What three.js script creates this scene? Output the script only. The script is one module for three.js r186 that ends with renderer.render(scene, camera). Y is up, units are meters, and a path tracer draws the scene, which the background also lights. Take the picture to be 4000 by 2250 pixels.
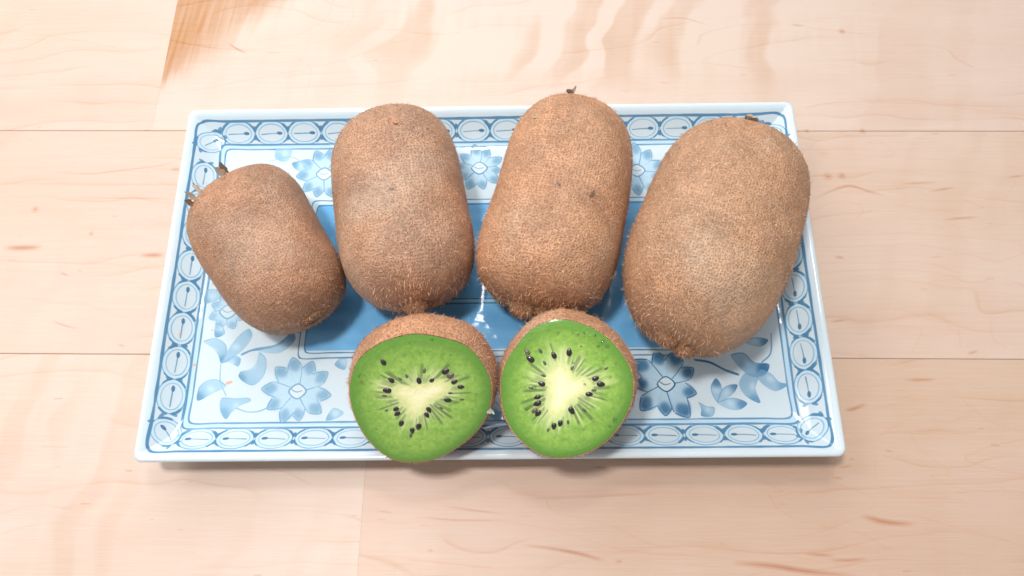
import * as THREE from 'three';
import { mergeGeometries } from 'three/addons/utils/BufferGeometryUtils.js';
import { RectAreaLightUniformsLib } from 'three/addons/lights/RectAreaLightUniformsLib.js';

// ------------------------------------------------------------------ camera, light, exposure
const scene = new THREE.Scene();
const camera = new THREE.PerspectiveCamera(41.0537, 16 / 9, 0.01, 20);
camera.position.set(0.013594, 0.279233, 0.104388);
camera.up.set(-0.004158, 0.345737, -0.938322);
camera.lookAt(0.013594 - 0.01776, 0.279233 - 0.938208, 0.104388 - 0.345616);
const renderer = new THREE.WebGLRenderer({ antialias: true });
renderer.toneMapping = THREE.LinearToneMapping;
renderer.toneMappingExposure = 1.0;
renderer.shadowMap.enabled = true;
scene.background = new THREE.Color(0.40, 0.42, 0.44);        // the even daylight of the room
RectAreaLightUniformsLib.init();
const KEY = { at: [-0.20, 0.95, 0.02], w: 0.1, d: 0.1, color: new THREE.Color(1.0, 0.965, 0.945), strength: 185 };
const BAR = { at: [0.02, 0.95, -0.335], w: 0.21, d: 0.11, color: new THREE.Color(1.0, 0.98, 0.97), strength: 24 };
const SIDE = { at: [-0.85, 1.05, -0.3], w: 0.5, d: 0.5, color: new THREE.Color(1.0, 0.975, 0.96), strength: 4.5 };
const WINDOW = { at: [-0.28, 0.72, -0.72], w: 0.9, h: 0.7, color: new THREE.Color(0.78, 0.92, 1.0), strength: 1.9 };

// ------------------------------------------------------------------ small helpers
const V = (x, y, z) => new THREE.Vector3(x, y, z);
function rng(seed) { let s = seed >>> 0; return () => { s = (s + 0x6d2b79f5) | 0; let t = Math.imul(s ^ (s >>> 15), 1 | s); t = (t + Math.imul(t ^ (t >>> 7), 61 | t)) ^ t; return ((t ^ (t >>> 14)) >>> 0) / 4294967296; }; }
const clamp = (x, a = 0, b = 1) => Math.min(b, Math.max(a, x));
const lerp = (a, b, t) => a + (b - a) * t;
const smooth = (a, b, x) => { const t = clamp((x - a) / (b - a)); return t * t * (3 - 2 * t); };
const hash = (x, y, s) => { let h = Math.imul(x, 374761393) ^ Math.imul(y, 668265263) ^ Math.imul(s, 2147483647 - 97); h = Math.imul(h ^ (h >>> 13), 1274126177); return ((h ^ (h >>> 16)) >>> 0) / 4294967296; };
function noise(x, y, s = 0, px = 0, py = 0) {               // value noise, periodic when px / py are given
  const ix = Math.floor(x), iy = Math.floor(y), fx = x - ix, fy = y - iy, u = fx * fx * (3 - 2 * fx), v = fy * fy * (3 - 2 * fy);
  const m = (a, p) => (p ? ((a % p) + p) % p : a);
  const x0 = m(ix, px), x1 = m(ix + 1, px), y0 = m(iy, py), y1 = m(iy + 1, py);
  return lerp(lerp(hash(x0, y0, s), hash(x1, y0, s), u), lerp(hash(x0, y1, s), hash(x1, y1, s), u), v);
}
const fbm = (x, y, s, o = 4) => { let a = 0.5, t = 0, n = 0; for (let i = 0; i < o; i++) { t += a * noise(x, y, s + i * 17); n += a; x *= 2.03; y *= 2.03; a *= 0.5; } return t / n; };
const toS = (c) => 255 * (c <= 0.0031308 ? 12.92 * c : 1.055 * Math.pow(clamp(c), 1 / 2.4) - 0.055);
function canvasOf(w, h, fill) {                              // fill(x, y) -> linear [r, g, b]
  const c = document.createElement('canvas'); c.width = w; c.height = h;
  const ctx = c.getContext('2d');
  if (fill) {
    const im = ctx.createImageData(w, h), d = im.data;
    for (let y = 0; y < h; y++) for (let x = 0; x < w; x++) { const p = fill(x, y), o = (y * w + x) * 4; d[o] = toS(p[0]); d[o + 1] = toS(p[1]); d[o + 2] = toS(p[2]); d[o + 3] = 255; }
    ctx.putImageData(im, 0, 0);
  }
  return [c, ctx];
}
function colorTex(c, repeat) { const t = new THREE.CanvasTexture(c); t.colorSpace = THREE.SRGBColorSpace; t.wrapS = t.wrapT = repeat ? THREE.RepeatWrapping : THREE.ClampToEdgeWrapping; return t; }
function heightTex(w, h, fn, repeat) {                       // fn(x, y) -> 0..1
  const d = new Uint8Array(w * h * 4);
  for (let y = 0; y < h; y++) for (let x = 0; x < w; x++) { const v = clamp(fn(x, y)) * 255, o = (y * w + x) * 4; d[o] = d[o + 1] = d[o + 2] = v; d[o + 3] = 255; }
  const t = new THREE.DataTexture(d, w, h); t.magFilter = THREE.LinearFilter; t.wrapS = t.wrapT = repeat ? THREE.RepeatWrapping : THREE.ClampToEdgeWrapping; t.needsUpdate = true; return t;
}
const used = {};
function numbered(name) { const n = used[name] = (used[name] ?? -1) + 1; return n ? `${name}_${String(n).padStart(3, '0')}` : name; }
function thing(name, label, category, [x, y, z] = [0, 0, 0], turn = 0, group) {
  const o = new THREE.Group(); o.name = numbered(name); o.position.set(x, y, z); o.rotation.y = turn; scene.add(o);
  o.userData = { label, category }; if (group) o.userData.group = group;
  return o;
}
function part(name, geometry, material, parent) { const m = new THREE.Mesh(geometry, material); m.name = name; m.castShadow = m.receiveShadow = true; parent.add(m); return m; }
// a surface over a grid: at(i, j) -> [Vector3, u, v]; normals from neighbouring samples of fine(a, b)
function gridSurface(nu, nv, pos, uv, closed) {              // pos(u, v), u and v in 0..1; closed: v wraps round
  const P = [], N = [], T = [], I = [], e = 1e-3;
  for (let i = 0; i <= nu; i++) for (let j = 0; j <= nv; j++) {
    const u = i / nu, v = j / nv, p = pos(u, v);
    const u0 = Math.max(u - e, 2e-4), u1 = Math.min(u + e, 1 - 2e-4), a = pos(u1, v).sub(pos(u0, v)), b = pos(u, closed ? v + e : Math.min(1, v + e)).sub(pos(u, closed ? v - e : Math.max(0, v - e)));
    if (a.lengthSq() < 1e-16 || b.lengthSq() < 1e-18) { const w = clamp(u, 4e-3, 1 - 4e-3); a.copy(pos(w + e, v).sub(pos(w - e, v))); b.copy(pos(w, v + e).sub(pos(w, v - e))); }
    const n = a.cross(b).normalize();
    P.push(p.x, p.y, p.z); N.push(n.x, n.y, n.z); T.push(...uv(u, v));
  }
  for (let i = 0; i < nu; i++) for (let j = 0; j < nv; j++) { const a = i * (nv + 1) + j, b = a + nv + 1; I.push(a, b, a + 1, a + 1, b, b + 1); }
  const g = new THREE.BufferGeometry();
  g.setAttribute('position', new THREE.Float32BufferAttribute(P, 3)); g.setAttribute('normal', new THREE.Float32BufferAttribute(N, 3)); g.setAttribute('uv', new THREE.Float32BufferAttribute(T, 2)); g.setIndex(I);
  return g;
}
function orient(g, outward) {                                // make winding and normals face away from outward(p)'s opposite
  const p = g.attributes.position, n = g.attributes.normal, ix = g.index.array;
  let s = 0; const a = V(), b = V();
  for (let i = 0; i < p.count; i += 7) { a.fromBufferAttribute(p, i); b.fromBufferAttribute(n, i); s += outward(a).dot(b); }
  if (s < 0) for (let i = 0; i < n.count; i++) n.setXYZ(i, -n.getX(i), -n.getY(i), -n.getZ(i));
  const A = V(), B = V(), C = V(), N = V(); let w = 0;
  for (let i = 0; i < ix.length; i += 33 * 3) { A.fromBufferAttribute(p, ix[i]); B.fromBufferAttribute(p, ix[i + 1]); C.fromBufferAttribute(p, ix[i + 2]); N.fromBufferAttribute(n, ix[i]); w += B.clone().sub(A).cross(C.sub(A)).normalize().dot(N) || 0; }
  if (w < 0) for (let i = 0; i < ix.length; i += 3) { const t = ix[i + 1]; ix[i + 1] = ix[i + 2]; ix[i + 2] = t; }
  return g;
}
function closedCurve(points, n) { const c = new THREE.CatmullRomCurve3(points.map(([x, y]) => V(x, y, 0)), true, 'centripetal'); return Array.from({ length: n }, (_, i) => c.getPoint(i / n)); }

// ------------------------------------------------------------------ lamps and window outside the frame
function glow(name, w, h, color, parent) {
  const m = new THREE.MeshStandardMaterial({ color: 0xffffff, emissive: color, emissiveIntensity: 1.5, roughness: 0.6 });
  return part(name, new THREE.PlaneGeometry(w, h), m, parent);
}
function lamp(L, label) {
  const t = thing('ceiling_lamp', label, 'lamp', L.at);
  const white = new THREE.MeshStandardMaterial({ color: 0xd8d8d6, roughness: 0.5 }), frame = [];
  for (const [x, z, w, d] of [[0, L.d / 2 + 0.008, L.w + 0.032, 0.016], [0, -L.d / 2 - 0.008, L.w + 0.032, 0.016], [L.w / 2 + 0.008, 0, 0.016, L.d], [-L.w / 2 - 0.008, 0, 0.016, L.d]]) frame.push(new THREE.BoxGeometry(w, 0.03, d).translate(x, 0.02, z));
  part('lamp_frame', mergeGeometries(frame), white, t);
  part('lamp_back', new THREE.BoxGeometry(L.w + 0.028, 0.008, L.d + 0.028).translate(0, 0.0395, 0), white, t);
  const d = glow('lamp_diffuser', L.w, L.d, L.color, t); d.rotation.x = Math.PI / 2; d.position.y = 0.012;
  const light = new THREE.RectAreaLight(L.color, L.strength, L.w, L.d); light.name = 'lamp_light';
  light.position.y = 0.008; light.rotation.x = -Math.PI / 2; t.add(light);
}
lamp(KEY, 'small square lamp, the brightest, almost straight above the plate');
lamp(BAR, 'short narrow bar lamp hanging just behind the brightest lamp');
lamp(SIDE, 'dimmer square lamp, larger, high up on the left of the plate');
{
  const W = WINDOW, t = thing('window', 'white framed window letting cool daylight in behind the plate', 'window', W.at);
  const white = new THREE.MeshStandardMaterial({ color: 0xd8d8d6, roughness: 0.5 }), f = [];
  for (const [x, y, w, h] of [[0, W.h / 2 + 0.03, W.w + 0.12, 0.06], [0, -W.h / 2 - 0.03, W.w + 0.12, 0.06], [W.w / 2 + 0.03, 0, 0.06, W.h], [-W.w / 2 - 0.03, 0, 0.06, W.h]]) f.push(new THREE.BoxGeometry(w, h, 0.08).translate(x, y, 0));
  part('window_frame', mergeGeometries(f), white, t);
  const p = glow('window_pane', W.w, W.h, W.color, t); p.position.z = -0.02;
  const light = new THREE.RectAreaLight(W.color, W.strength, W.w, W.h); light.name = 'window_light'; light.rotation.y = Math.PI; light.position.z = -0.015; t.add(light);
}
const STROKES =
 [
 [0.5,0.6,[[-182.5,-48.9],[-166.4,-48.1],[-154,-49.6],[-138.5,-51.9],[-129.6,-54.5]]],
 [0.5,0.5,[[-154,-49.6],[-142,-48.9]]],
 [0.45,0.6,[[-172,-37.1],[-146.4,-36.8],[-129.4,-36.5]]],
 [1,0.35,[[-203.1,-43.3],[-130.4,-43.1]]],
 [1.4,0.9,[[-194.2,-14.6],[-186.8,-14.6],[-179.5,-14.9]]],
 [1.2,0.9,[[-139.9,-11.4],[-134.2,-11.6],[-129.8,-11.6]]],
 [0.5,0.35,[[-161.7,-9.1],[-141,-6.8],[-130.1,-6.2]]],
 [0.6,0.6,[[-170.2,-4.4],[-166,-2.6]]],
 [0.6,0.6,[[-163.4,-5.1],[-161.1,-4.6]]],
 [0.5,0.35,[[-191.4,5],[-170.7,7.9],[-155.3,9.8],[-139.5,14.9],[-129.7,17.7]]],
 [0.6,0.6,[[-169,15.7],[-163.6,17.6],[-157.7,19.1]]],
 [0.6,0.7,[[-141.6,25],[-138.7,25.8]]],
 [1.8,0.8,[[-186.1,-31.7],[-185.5,-31.6]]],
 [1.2,0.8,[[-160.9,-21],[-160.5,-20.8]]],
 [1,0.6,[[-133.6,-50.1],[-129.6,-50.2]]],
 [0.8,0.8,[[-118.4,-113.3],[-114,-110.1],[-109.3,-107.7]]],
 [0.6,0.35,[[-214.5,-119.9],[-191.2,-115.6],[-167.1,-110.7]]],
 [0.6,0.5,[[-99.7,-108],[-94.4,-107.7]]],
 [0.5,0.4,[[-130.8,-88],[-105.8,-94.1],[-68.6,-103.3],[-43.2,-113.7],[-31.1,-116.8]]],
 [0.5,0.35,[[-106.6,-113.8],[-87.6,-118],[-76.1,-126.6],[-73.4,-136.5]]],
 [0.5,0.3,[[-95.6,-110.6],[-69.8,-116.9],[-63.8,-129.9],[-67.1,-136.5]]],
 [0.5,0.35,[[-86.2,-104.3],[-80.5,-100.2],[-80.8,-86]]],
 [0.6,0.7,[[129.5,-122.4],[135.5,-121.8]]],
 [1.6,0.95,[[150.7,-118.8],[152,-118.7]]],
 [0.4,0.5,[[136.2,-120.7],[151.5,-118.8],[163.3,-117]]],
 [0.5,0.6,[[71.3,-125.7],[82.7,-126],[94.6,-121.9]]],
 [0.5,0.5,[[88.8,-102.6],[109.9,-99.5]]],
 [0.6,0.5,[[178,-112.2],[195.4,-109.1],[198,-105],[204.7,-99.9]]],
 [0.5,0.5,[[131.3,-80],[145.7,-82.5],[174.7,-82],[221,-76.2]]],
 [1,0.8,[[129.9,-68.5],[130.4,-68.5]]],
 [1.4,0.9,[[152.8,-68.5],[153.3,-68.5]]],
 [0.7,0.5,[[71.1,-92.4],[74.5,-92.1]]],
 [0.6,0.5,[[54,-88.4],[57.4,-88.2]]],
 [0.6,0.35,[[22.7,-90],[43.2,-94],[60.4,-98]]],
 [0.5,0.5,[[36,-120.1],[40.4,-119.9]]],
 [0.5,0.4,[[205.5,-112.7],[222.4,-112.2]]],
 [0.5,0.45,[[128.7,-59],[133.3,-63.3],[139.5,-66.6],[146.1,-67.1],[149,-64.7]]],
 [3,0.4,[[134.3,-58.1],[136.3,-57.9]]],
 [0.5,0.4,[[151.7,-60.9],[157.1,-64.2],[162.3,-60.9],[164.2,-57.7],[159,-55.4]]],
 [2,0.8,[[135.6,-47.2],[136.3,-47.2]]],
 [1.8,0.9,[[141.1,-47.5],[142.1,-47.6]]],
 [0.8,0.7,[[128.6,-36.8],[138.1,-41.4],[144.6,-42.9],[151.9,-40.4],[157.3,-38.6]]],
 [0.6,0.6,[[164.5,-44],[179.9,-44.8]]],
 [0.7,0.7,[[176,-40.6],[186.5,-42.5]]],
 [0.7,0.7,[[178.8,-28.1],[194,-29.4]]],
 [0.7,0.6,[[207.7,-47],[214.9,-47.9]]],
 [0.8,0.7,[[133.8,-11.9],[137.4,-11.5]]],
 [0.6,0.5,[[171.2,-11.7],[175,-12.2]]],
 [0.7,0.7,[[128.7,14.8],[134.8,13.9]]],
 [0.8,0.5,[[165,1.5],[168,1.5]]],
 [0.8,0.7,[[153.1,37],[164.7,36.6]]],
 [0.7,0.6,[[177.5,27.2],[181.9,25.8]]],
 [0.6,0.38,[[129.7,-16],[149.6,-16.7],[165.8,-17.4],[174.2,-16.1],[187.1,-12.8],[195.7,-10.2],[207.4,-13.6]]],
 [0.6,0.38,[[128.2,-9.2],[144.8,-9.6],[169.3,-9.4],[180.8,-5.5]]],
 [0.6,0.38,[[128.3,-5.3],[150.5,-6.7],[164.5,-6.4],[177.5,-4.1],[183.7,-1.5],[191.1,-2.2]]],
 [0.6,0.38,[[128.4,-1.3],[155.9,-2.4],[174.3,0.1]]],
 [0.6,0.38,[[128.4,-20.4],[165.3,-21.9],[180.6,-20.9],[208,-18.9]]],
 [0.6,0.38,[[127.9,-31.8],[136,-35.4],[144.8,-35.4],[148.1,-31.9],[145.2,-29.1]]],
 [0.6,0.38,[[158.7,-35.4],[173.4,-32.6],[195.5,-33.4],[188.6,-36.9]]],
 [0.6,0.38,[[141.9,10.3],[156.4,9.9],[165.3,13.3],[175.9,17],[175.7,24.5]]],
 [0.6,0.38,[[171.7,10.7],[172.6,15.8],[176.1,19.5]]],
 [0.6,0.38,[[189.1,13.2],[188.7,21.3],[192.7,24.4]]],
 [0.6,0.38,[[178.6,-27.1],[190.4,-23.7],[203.4,-26.5]]],
 [0.6,0.38,[[211,-44.8],[203.9,-34.8],[204,-29.2]]],
 [0.6,0.38,[[130.1,17.6],[146.9,16.5],[162.2,17.7],[157.1,27]]],
 [0.6,0.3,[[-171.4,87.3],[-159.3,84.1],[-141.1,86.3]]],
 [0.6,0.3,[[-146.1,79.6],[-134.4,80.8]]],
 [0.6,0.3,[[-169.7,93.9],[-156.5,90.5],[-133.9,90.9]]],
 [0.5,0.6,[[-38.7,84.9],[-32.7,85.5]]],
 [0.6,0.6,[[-24.6,86.9],[-10,87.8],[9.2,87.6]]],
 [0.6,0.6,[[-15.7,83.2],[6.7,85.7]]],
 [0.7,0.5,[[-25.9,101],[2.8,103.3]]],
 [0.6,0.4,[[-161.8,63.6],[-151.6,63.7]]],
 [0.7,0.6,[[-19.9,97.9],[-18.2,98]]],
 [0.9,0.9,[[129.7,48.3],[133,47.7],[137.6,45.9]]],
 [0.6,0.6,[[128.3,66.2],[130.4,65.7]]],
 [0.6,0.6,[[124.4,69],[129.4,68]]],
 [0.6,0.6,[[121.9,72.2],[125.3,72.5]]],
 [0.6,0.6,[[141.5,62.3],[144.2,63]]],
 [0.8,0.65,[[109,97.8],[119.1,98.3]]],
 [0.8,0.65,[[116.9,99.6],[123.6,99.7],[129.7,99.2]]],
 [1.2,0.9,[[84.4,100.9],[97.1,101.7],[110.3,103.5],[126.2,104.7]]],
 [0.9,0.9,[[11,95.5],[25.7,97.3],[33.8,98.8],[41.2,100.7]]],
 [0.8,0.7,[[44.3,101],[46.6,100.8]]],
 [1.3,0.8,[[130.4,85.2],[138.3,87.1],[148.4,87.8]]],
 [0.6,0.5,[[11.9,86.3],[16.1,86.4]]],
 [0.7,0.6,[[37.3,69.1],[42.9,69.7]]],
 [0.6,0.5,[[102.1,81.3],[105.1,81.5]]],
 [0.6,0.45,[[98.9,78.1],[101.9,82.8],[108.3,86.7],[129.5,91.1],[138.2,96.2]]],
 [0.6,0.45,[[108,77.4],[98.8,79.5]]],
 [0.6,0.45,[[125.3,62.1],[122.4,73.2],[131.6,77.2],[135.8,81.2],[126.4,84.6]]],
 [0.6,0.45,[[138.4,64.1],[137.6,73.7],[147.9,78.4],[161.6,78.6]]],
 [0.6,0.45,[[151.6,56.2],[154.8,62.5],[163.2,70.1],[156.7,71.5],[165.6,75.5],[187.8,76.7]]],
 [0.6,0.45,[[191.8,58],[175.1,62.4],[169.7,65.2],[178.7,68.6],[189.1,70.6]]],
 [0.6,0.45,[[21,80.8],[23,84.2],[42.3,88.7],[57.1,95.1],[69.2,96.9],[94.3,97],[114.8,100.3]]],
 [0.6,0.45,[[9.2,88.6],[21.6,90.2],[47.5,97.1],[71.8,98.8]]],
 [0.6,0.45,[[149.5,85],[163.1,88.8],[183.9,94.5]]],
 [0.6,0.45,[[140.2,47.7],[156.5,43.9]]],
 [0.6,0.45,[[140.1,57.7],[158.8,47.5]]],
 [0.6,0.45,[[171.8,43.1],[180.8,51.7],[192.3,55.9]]],
];
// ------------------------------------------------------------------ the wooden floor: planks with real joints
const floor = new THREE.Group(); floor.name = 'floor'; floor.userData = { kind: 'structure', label: 'pale maple plank floor under the plate' }; scene.add(floor);
function woodCanvas(x0, x1, z0, z1, seed, o) {               // millimetres of floor
  const w = 2048, h = Math.round((2048 * (z1 - z0)) / (x1 - x0)), k = (x1 - x0) / w;
  const [c, ctx] = canvasOf(w, h, (px, py) => {
    const X = x0 + px * k, Z = z0 + py * k;
    const warp = fbm(X / 55, Z / 22, seed, 3) * 2.6 + noise(X / 150, Z / 60, seed + 5) * 3;
    let tone = 0.5 + 0.55 * (fbm(X / 60, Z / 16, seed + 11, 3) - 0.5);
    tone += 0.22 * (noise(X / 16, Z / 0.6 + warp, seed + 21) - 0.5) + 0.14 * (noise(X / 6, Z / 0.34, seed + 22) - 0.5);
    const g = Z / o.ring + warp * o.wave, fr = g - Math.floor(g), amp = smooth(0.35, 0.75, noise(X / 40, Z / 9, seed + 31));
    const line = Math.exp(-((fr - 0.5) ** 2) / 0.0016) * amp * 0.5 + (smooth(0.1, 0.5, fr) * (1 - smooth(0.5, 0.56, fr))) * 0.22 * amp;
    // curl: figure that runs across the grain
    const cu = noise(X / 7.5 + Z * 0.035 + 2.2 * fbm(X / 30, Z / 18, seed + 41, 2), Z / 55, seed + 42), cm = o.curl(X, Z);
    const curl = cm * (smooth(0.5, 0.8, cu) - 0.35 + 0.35 * (noise(X / 2.6 + Z * 0.03, Z / 30, seed + 43) - 0.5));
    const pore = noise(X / 2.2, Z / 0.24, seed + 51) * noise(X / 9, Z / 4, seed + 52) > 0.71 ? 0.35 : 0;
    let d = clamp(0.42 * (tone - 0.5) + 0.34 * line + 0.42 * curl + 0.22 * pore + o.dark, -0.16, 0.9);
    if (o.wedge && X < -70) {                                // a dark, feathered streak of figure beside the board end
      const xr = Z < -136 ? -93 : Z < -117 ? lerp(-95, -117, (Z + 136) / 19) : lerp(-117, -134, (Z + 117) / 23), st = noise(X / 2.2 + Z * 0.09, Z / 40, 9), st2 = noise(X / 0.9 + Z * 0.09, Z / 25, 10);
      const m = smooth(9, -16, X - xr + 12 * (st - 0.5)) * smooth(-89, -101, Z + 9 * (noise(X / 1.3, Z / 30, 12) - 0.5));
      d += m * (0.85 + 0.55 * (st - 0.5) + 0.3 * (st2 - 0.5));
    }
    const pk = 0.35 * (fbm(X / 90, Z / 40, seed + 61, 2) - 0.5);
    return [0.605 - 0.165 * d, 0.445 - 0.25 * d - 0.03 * pk, 0.35 - 0.285 * d + 0.035 * pk];
  });
  ctx.save(); ctx.scale(1 / k, 1 / k); ctx.translate(-x0, -z0); ctx.lineCap = 'round'; ctx.lineJoin = 'round';
  const R = rng(seed * 7 + 3);
  for (const [wd, op0, pts] of STROKES) { const op = op0 < 0.5 ? op0 * 0.75 : op0;                   // mineral streaks, growth rings and knots where the floor has them
    const cv = new THREE.CatmullRomCurve3(pts.map(([x, z]) => V(x, 0, z))), len = cv.getLength(), n = Math.max(3, Math.round(len / 0.7));
    for (let i = 0; i < n; i++) {
      const t = i / n, a = cv.getPoint(t), b = cv.getPoint((i + 1.15) / n > 1 ? 1 : (i + 1.15) / n), fade = op > 0.5 ? Math.sin(Math.PI * clamp(t * 0.92 + 0.06)) : 0.55 + 0.45 * noise(i / 7, wd * 31 + pts[0][0], 77);
      ctx.strokeStyle = `rgba(${op > 0.5 ? '176,116,82' : '200,142,106'},${op * 0.15 * fade})`; ctx.lineWidth = wd * 1.8; ctx.beginPath(); ctx.moveTo(a.x, a.z); ctx.lineTo(b.x, b.z); ctx.stroke();
      ctx.strokeStyle = `rgba(${op > 0.5 ? '160,100,70' : '192,128,94'},${op * 0.30 * fade})`; ctx.lineWidth = wd * (0.35 + 0.65 * fade) * 0.6; ctx.beginPath(); ctx.moveTo(a.x, a.z); ctx.lineTo(b.x, b.z); ctx.stroke();
    }
  }
  for (let i = 0; i < 30; i++) {                             // short flecks
    const x = lerp(x0, x1, R()), z = lerp(z0, z1, R()), l = 0.6 + R() * 2.6;
    ctx.strokeStyle = `rgba(160,100,62,${0.10 + 0.22 * R()})`; ctx.lineWidth = 0.25 + R() * 0.25; ctx.beginPath(); ctx.moveTo(x, z); ctx.lineTo(x + l, z + (R() - 0.5) * 0.6); ctx.stroke();
  }
  ctx.restore();
  return c;
}
const woodBump = heightTex(512, 512, (x, y) => 0.5 + 0.5 * (noise(x / 32, y / 2, 3, 16, 256) - 0.5) + 0.3 * (noise(x / 8, y / 1, 4, 64, 512) - 0.5), true);
function plankGeometry(x0, x1, z0, z1) {                     // a board with eased top edges; uv runs over its own top
  const b = 0.0003, s = new THREE.Shape([[-z1, -0.012], [-z1, -b], [-z1 + b * 0.4, -b * 0.35], [-z1 + b, 0], [-z0 - b, 0], [-z0 - b * 0.4, -b * 0.35], [-z0, -b], [-z0, -0.012]].map(([x, y]) => new THREE.Vector2(x, y)));
  const g = new THREE.ExtrudeGeometry(s, { depth: x1 - x0, bevelEnabled: false }).rotateY(Math.PI / 2).translate(x0, 0, 0);   // x across -> -z
  const p = g.attributes.position, uv = g.attributes.uv;
  for (let i = 0; i < p.count; i++) uv.setXY(i, (p.getX(i) - x0) / (x1 - x0), 1 - (p.getZ(i) - z0) / (z1 - z0));
  return g;
}
const Z1 = -0.068555, Z2 = 0.028827, gap = 0.00004, none = () => 0;
const rowA = [Z1 - 0.0974, Z1], rowB = [Z1, Z2], rowC = [Z2, Z2 + 0.0974];
const woods = {};
function plank(x0, x1, [z0, z1], seed, o, from) {
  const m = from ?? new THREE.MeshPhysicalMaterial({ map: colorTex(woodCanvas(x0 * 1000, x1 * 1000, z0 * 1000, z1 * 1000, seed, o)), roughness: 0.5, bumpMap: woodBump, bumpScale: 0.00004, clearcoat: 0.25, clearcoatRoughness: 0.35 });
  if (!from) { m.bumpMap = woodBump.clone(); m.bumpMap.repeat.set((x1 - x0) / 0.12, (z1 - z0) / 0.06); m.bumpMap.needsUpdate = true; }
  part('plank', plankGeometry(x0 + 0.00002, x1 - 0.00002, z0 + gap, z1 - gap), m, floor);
  return m;
}
const curlA2 = (X, Z) => 0.85 * smooth(-75, -20, X) * (1 - smooth(95, 190, X)) * (0.35 + 0.65 * smooth(-88, -105, Z)) + 0.14;
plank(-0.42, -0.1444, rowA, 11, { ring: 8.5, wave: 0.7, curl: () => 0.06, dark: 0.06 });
const mA = plank(-0.1444, 0.34, rowA, 23, { ring: 9, wave: 1.0, curl: curlA2, dark: -0.04, wedge: true });  // pale flamed board; its tone also holds some of the brighter light at the back
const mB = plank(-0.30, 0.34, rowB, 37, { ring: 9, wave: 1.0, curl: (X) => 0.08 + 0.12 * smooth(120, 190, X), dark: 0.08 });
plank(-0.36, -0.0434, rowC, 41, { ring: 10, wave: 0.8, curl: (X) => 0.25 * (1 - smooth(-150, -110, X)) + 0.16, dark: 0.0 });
plank(-0.0434, 0.34, rowC, 53, { ring: 9.5, wave: 0.9, curl: () => 0.07, dark: 0.24 });  // board tone darkened to paint in part of the light falloff towards the front
// more boards of the same floor beyond the frame
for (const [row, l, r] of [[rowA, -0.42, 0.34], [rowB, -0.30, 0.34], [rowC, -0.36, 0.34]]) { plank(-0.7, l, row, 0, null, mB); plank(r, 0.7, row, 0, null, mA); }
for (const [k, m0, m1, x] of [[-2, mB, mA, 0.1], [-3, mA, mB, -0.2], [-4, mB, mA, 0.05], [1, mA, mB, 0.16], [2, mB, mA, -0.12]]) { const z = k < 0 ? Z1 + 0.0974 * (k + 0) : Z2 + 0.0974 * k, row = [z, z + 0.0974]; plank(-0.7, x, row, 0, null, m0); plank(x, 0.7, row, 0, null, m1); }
part('subfloor', new THREE.BoxGeometry(1.4, 0.01, 0.75).translate(0, -0.0165, -0.085), new THREE.MeshStandardMaterial({ color: new THREE.Color(0.12, 0.075, 0.045), roughness: 0.9 }), floor);
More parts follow.
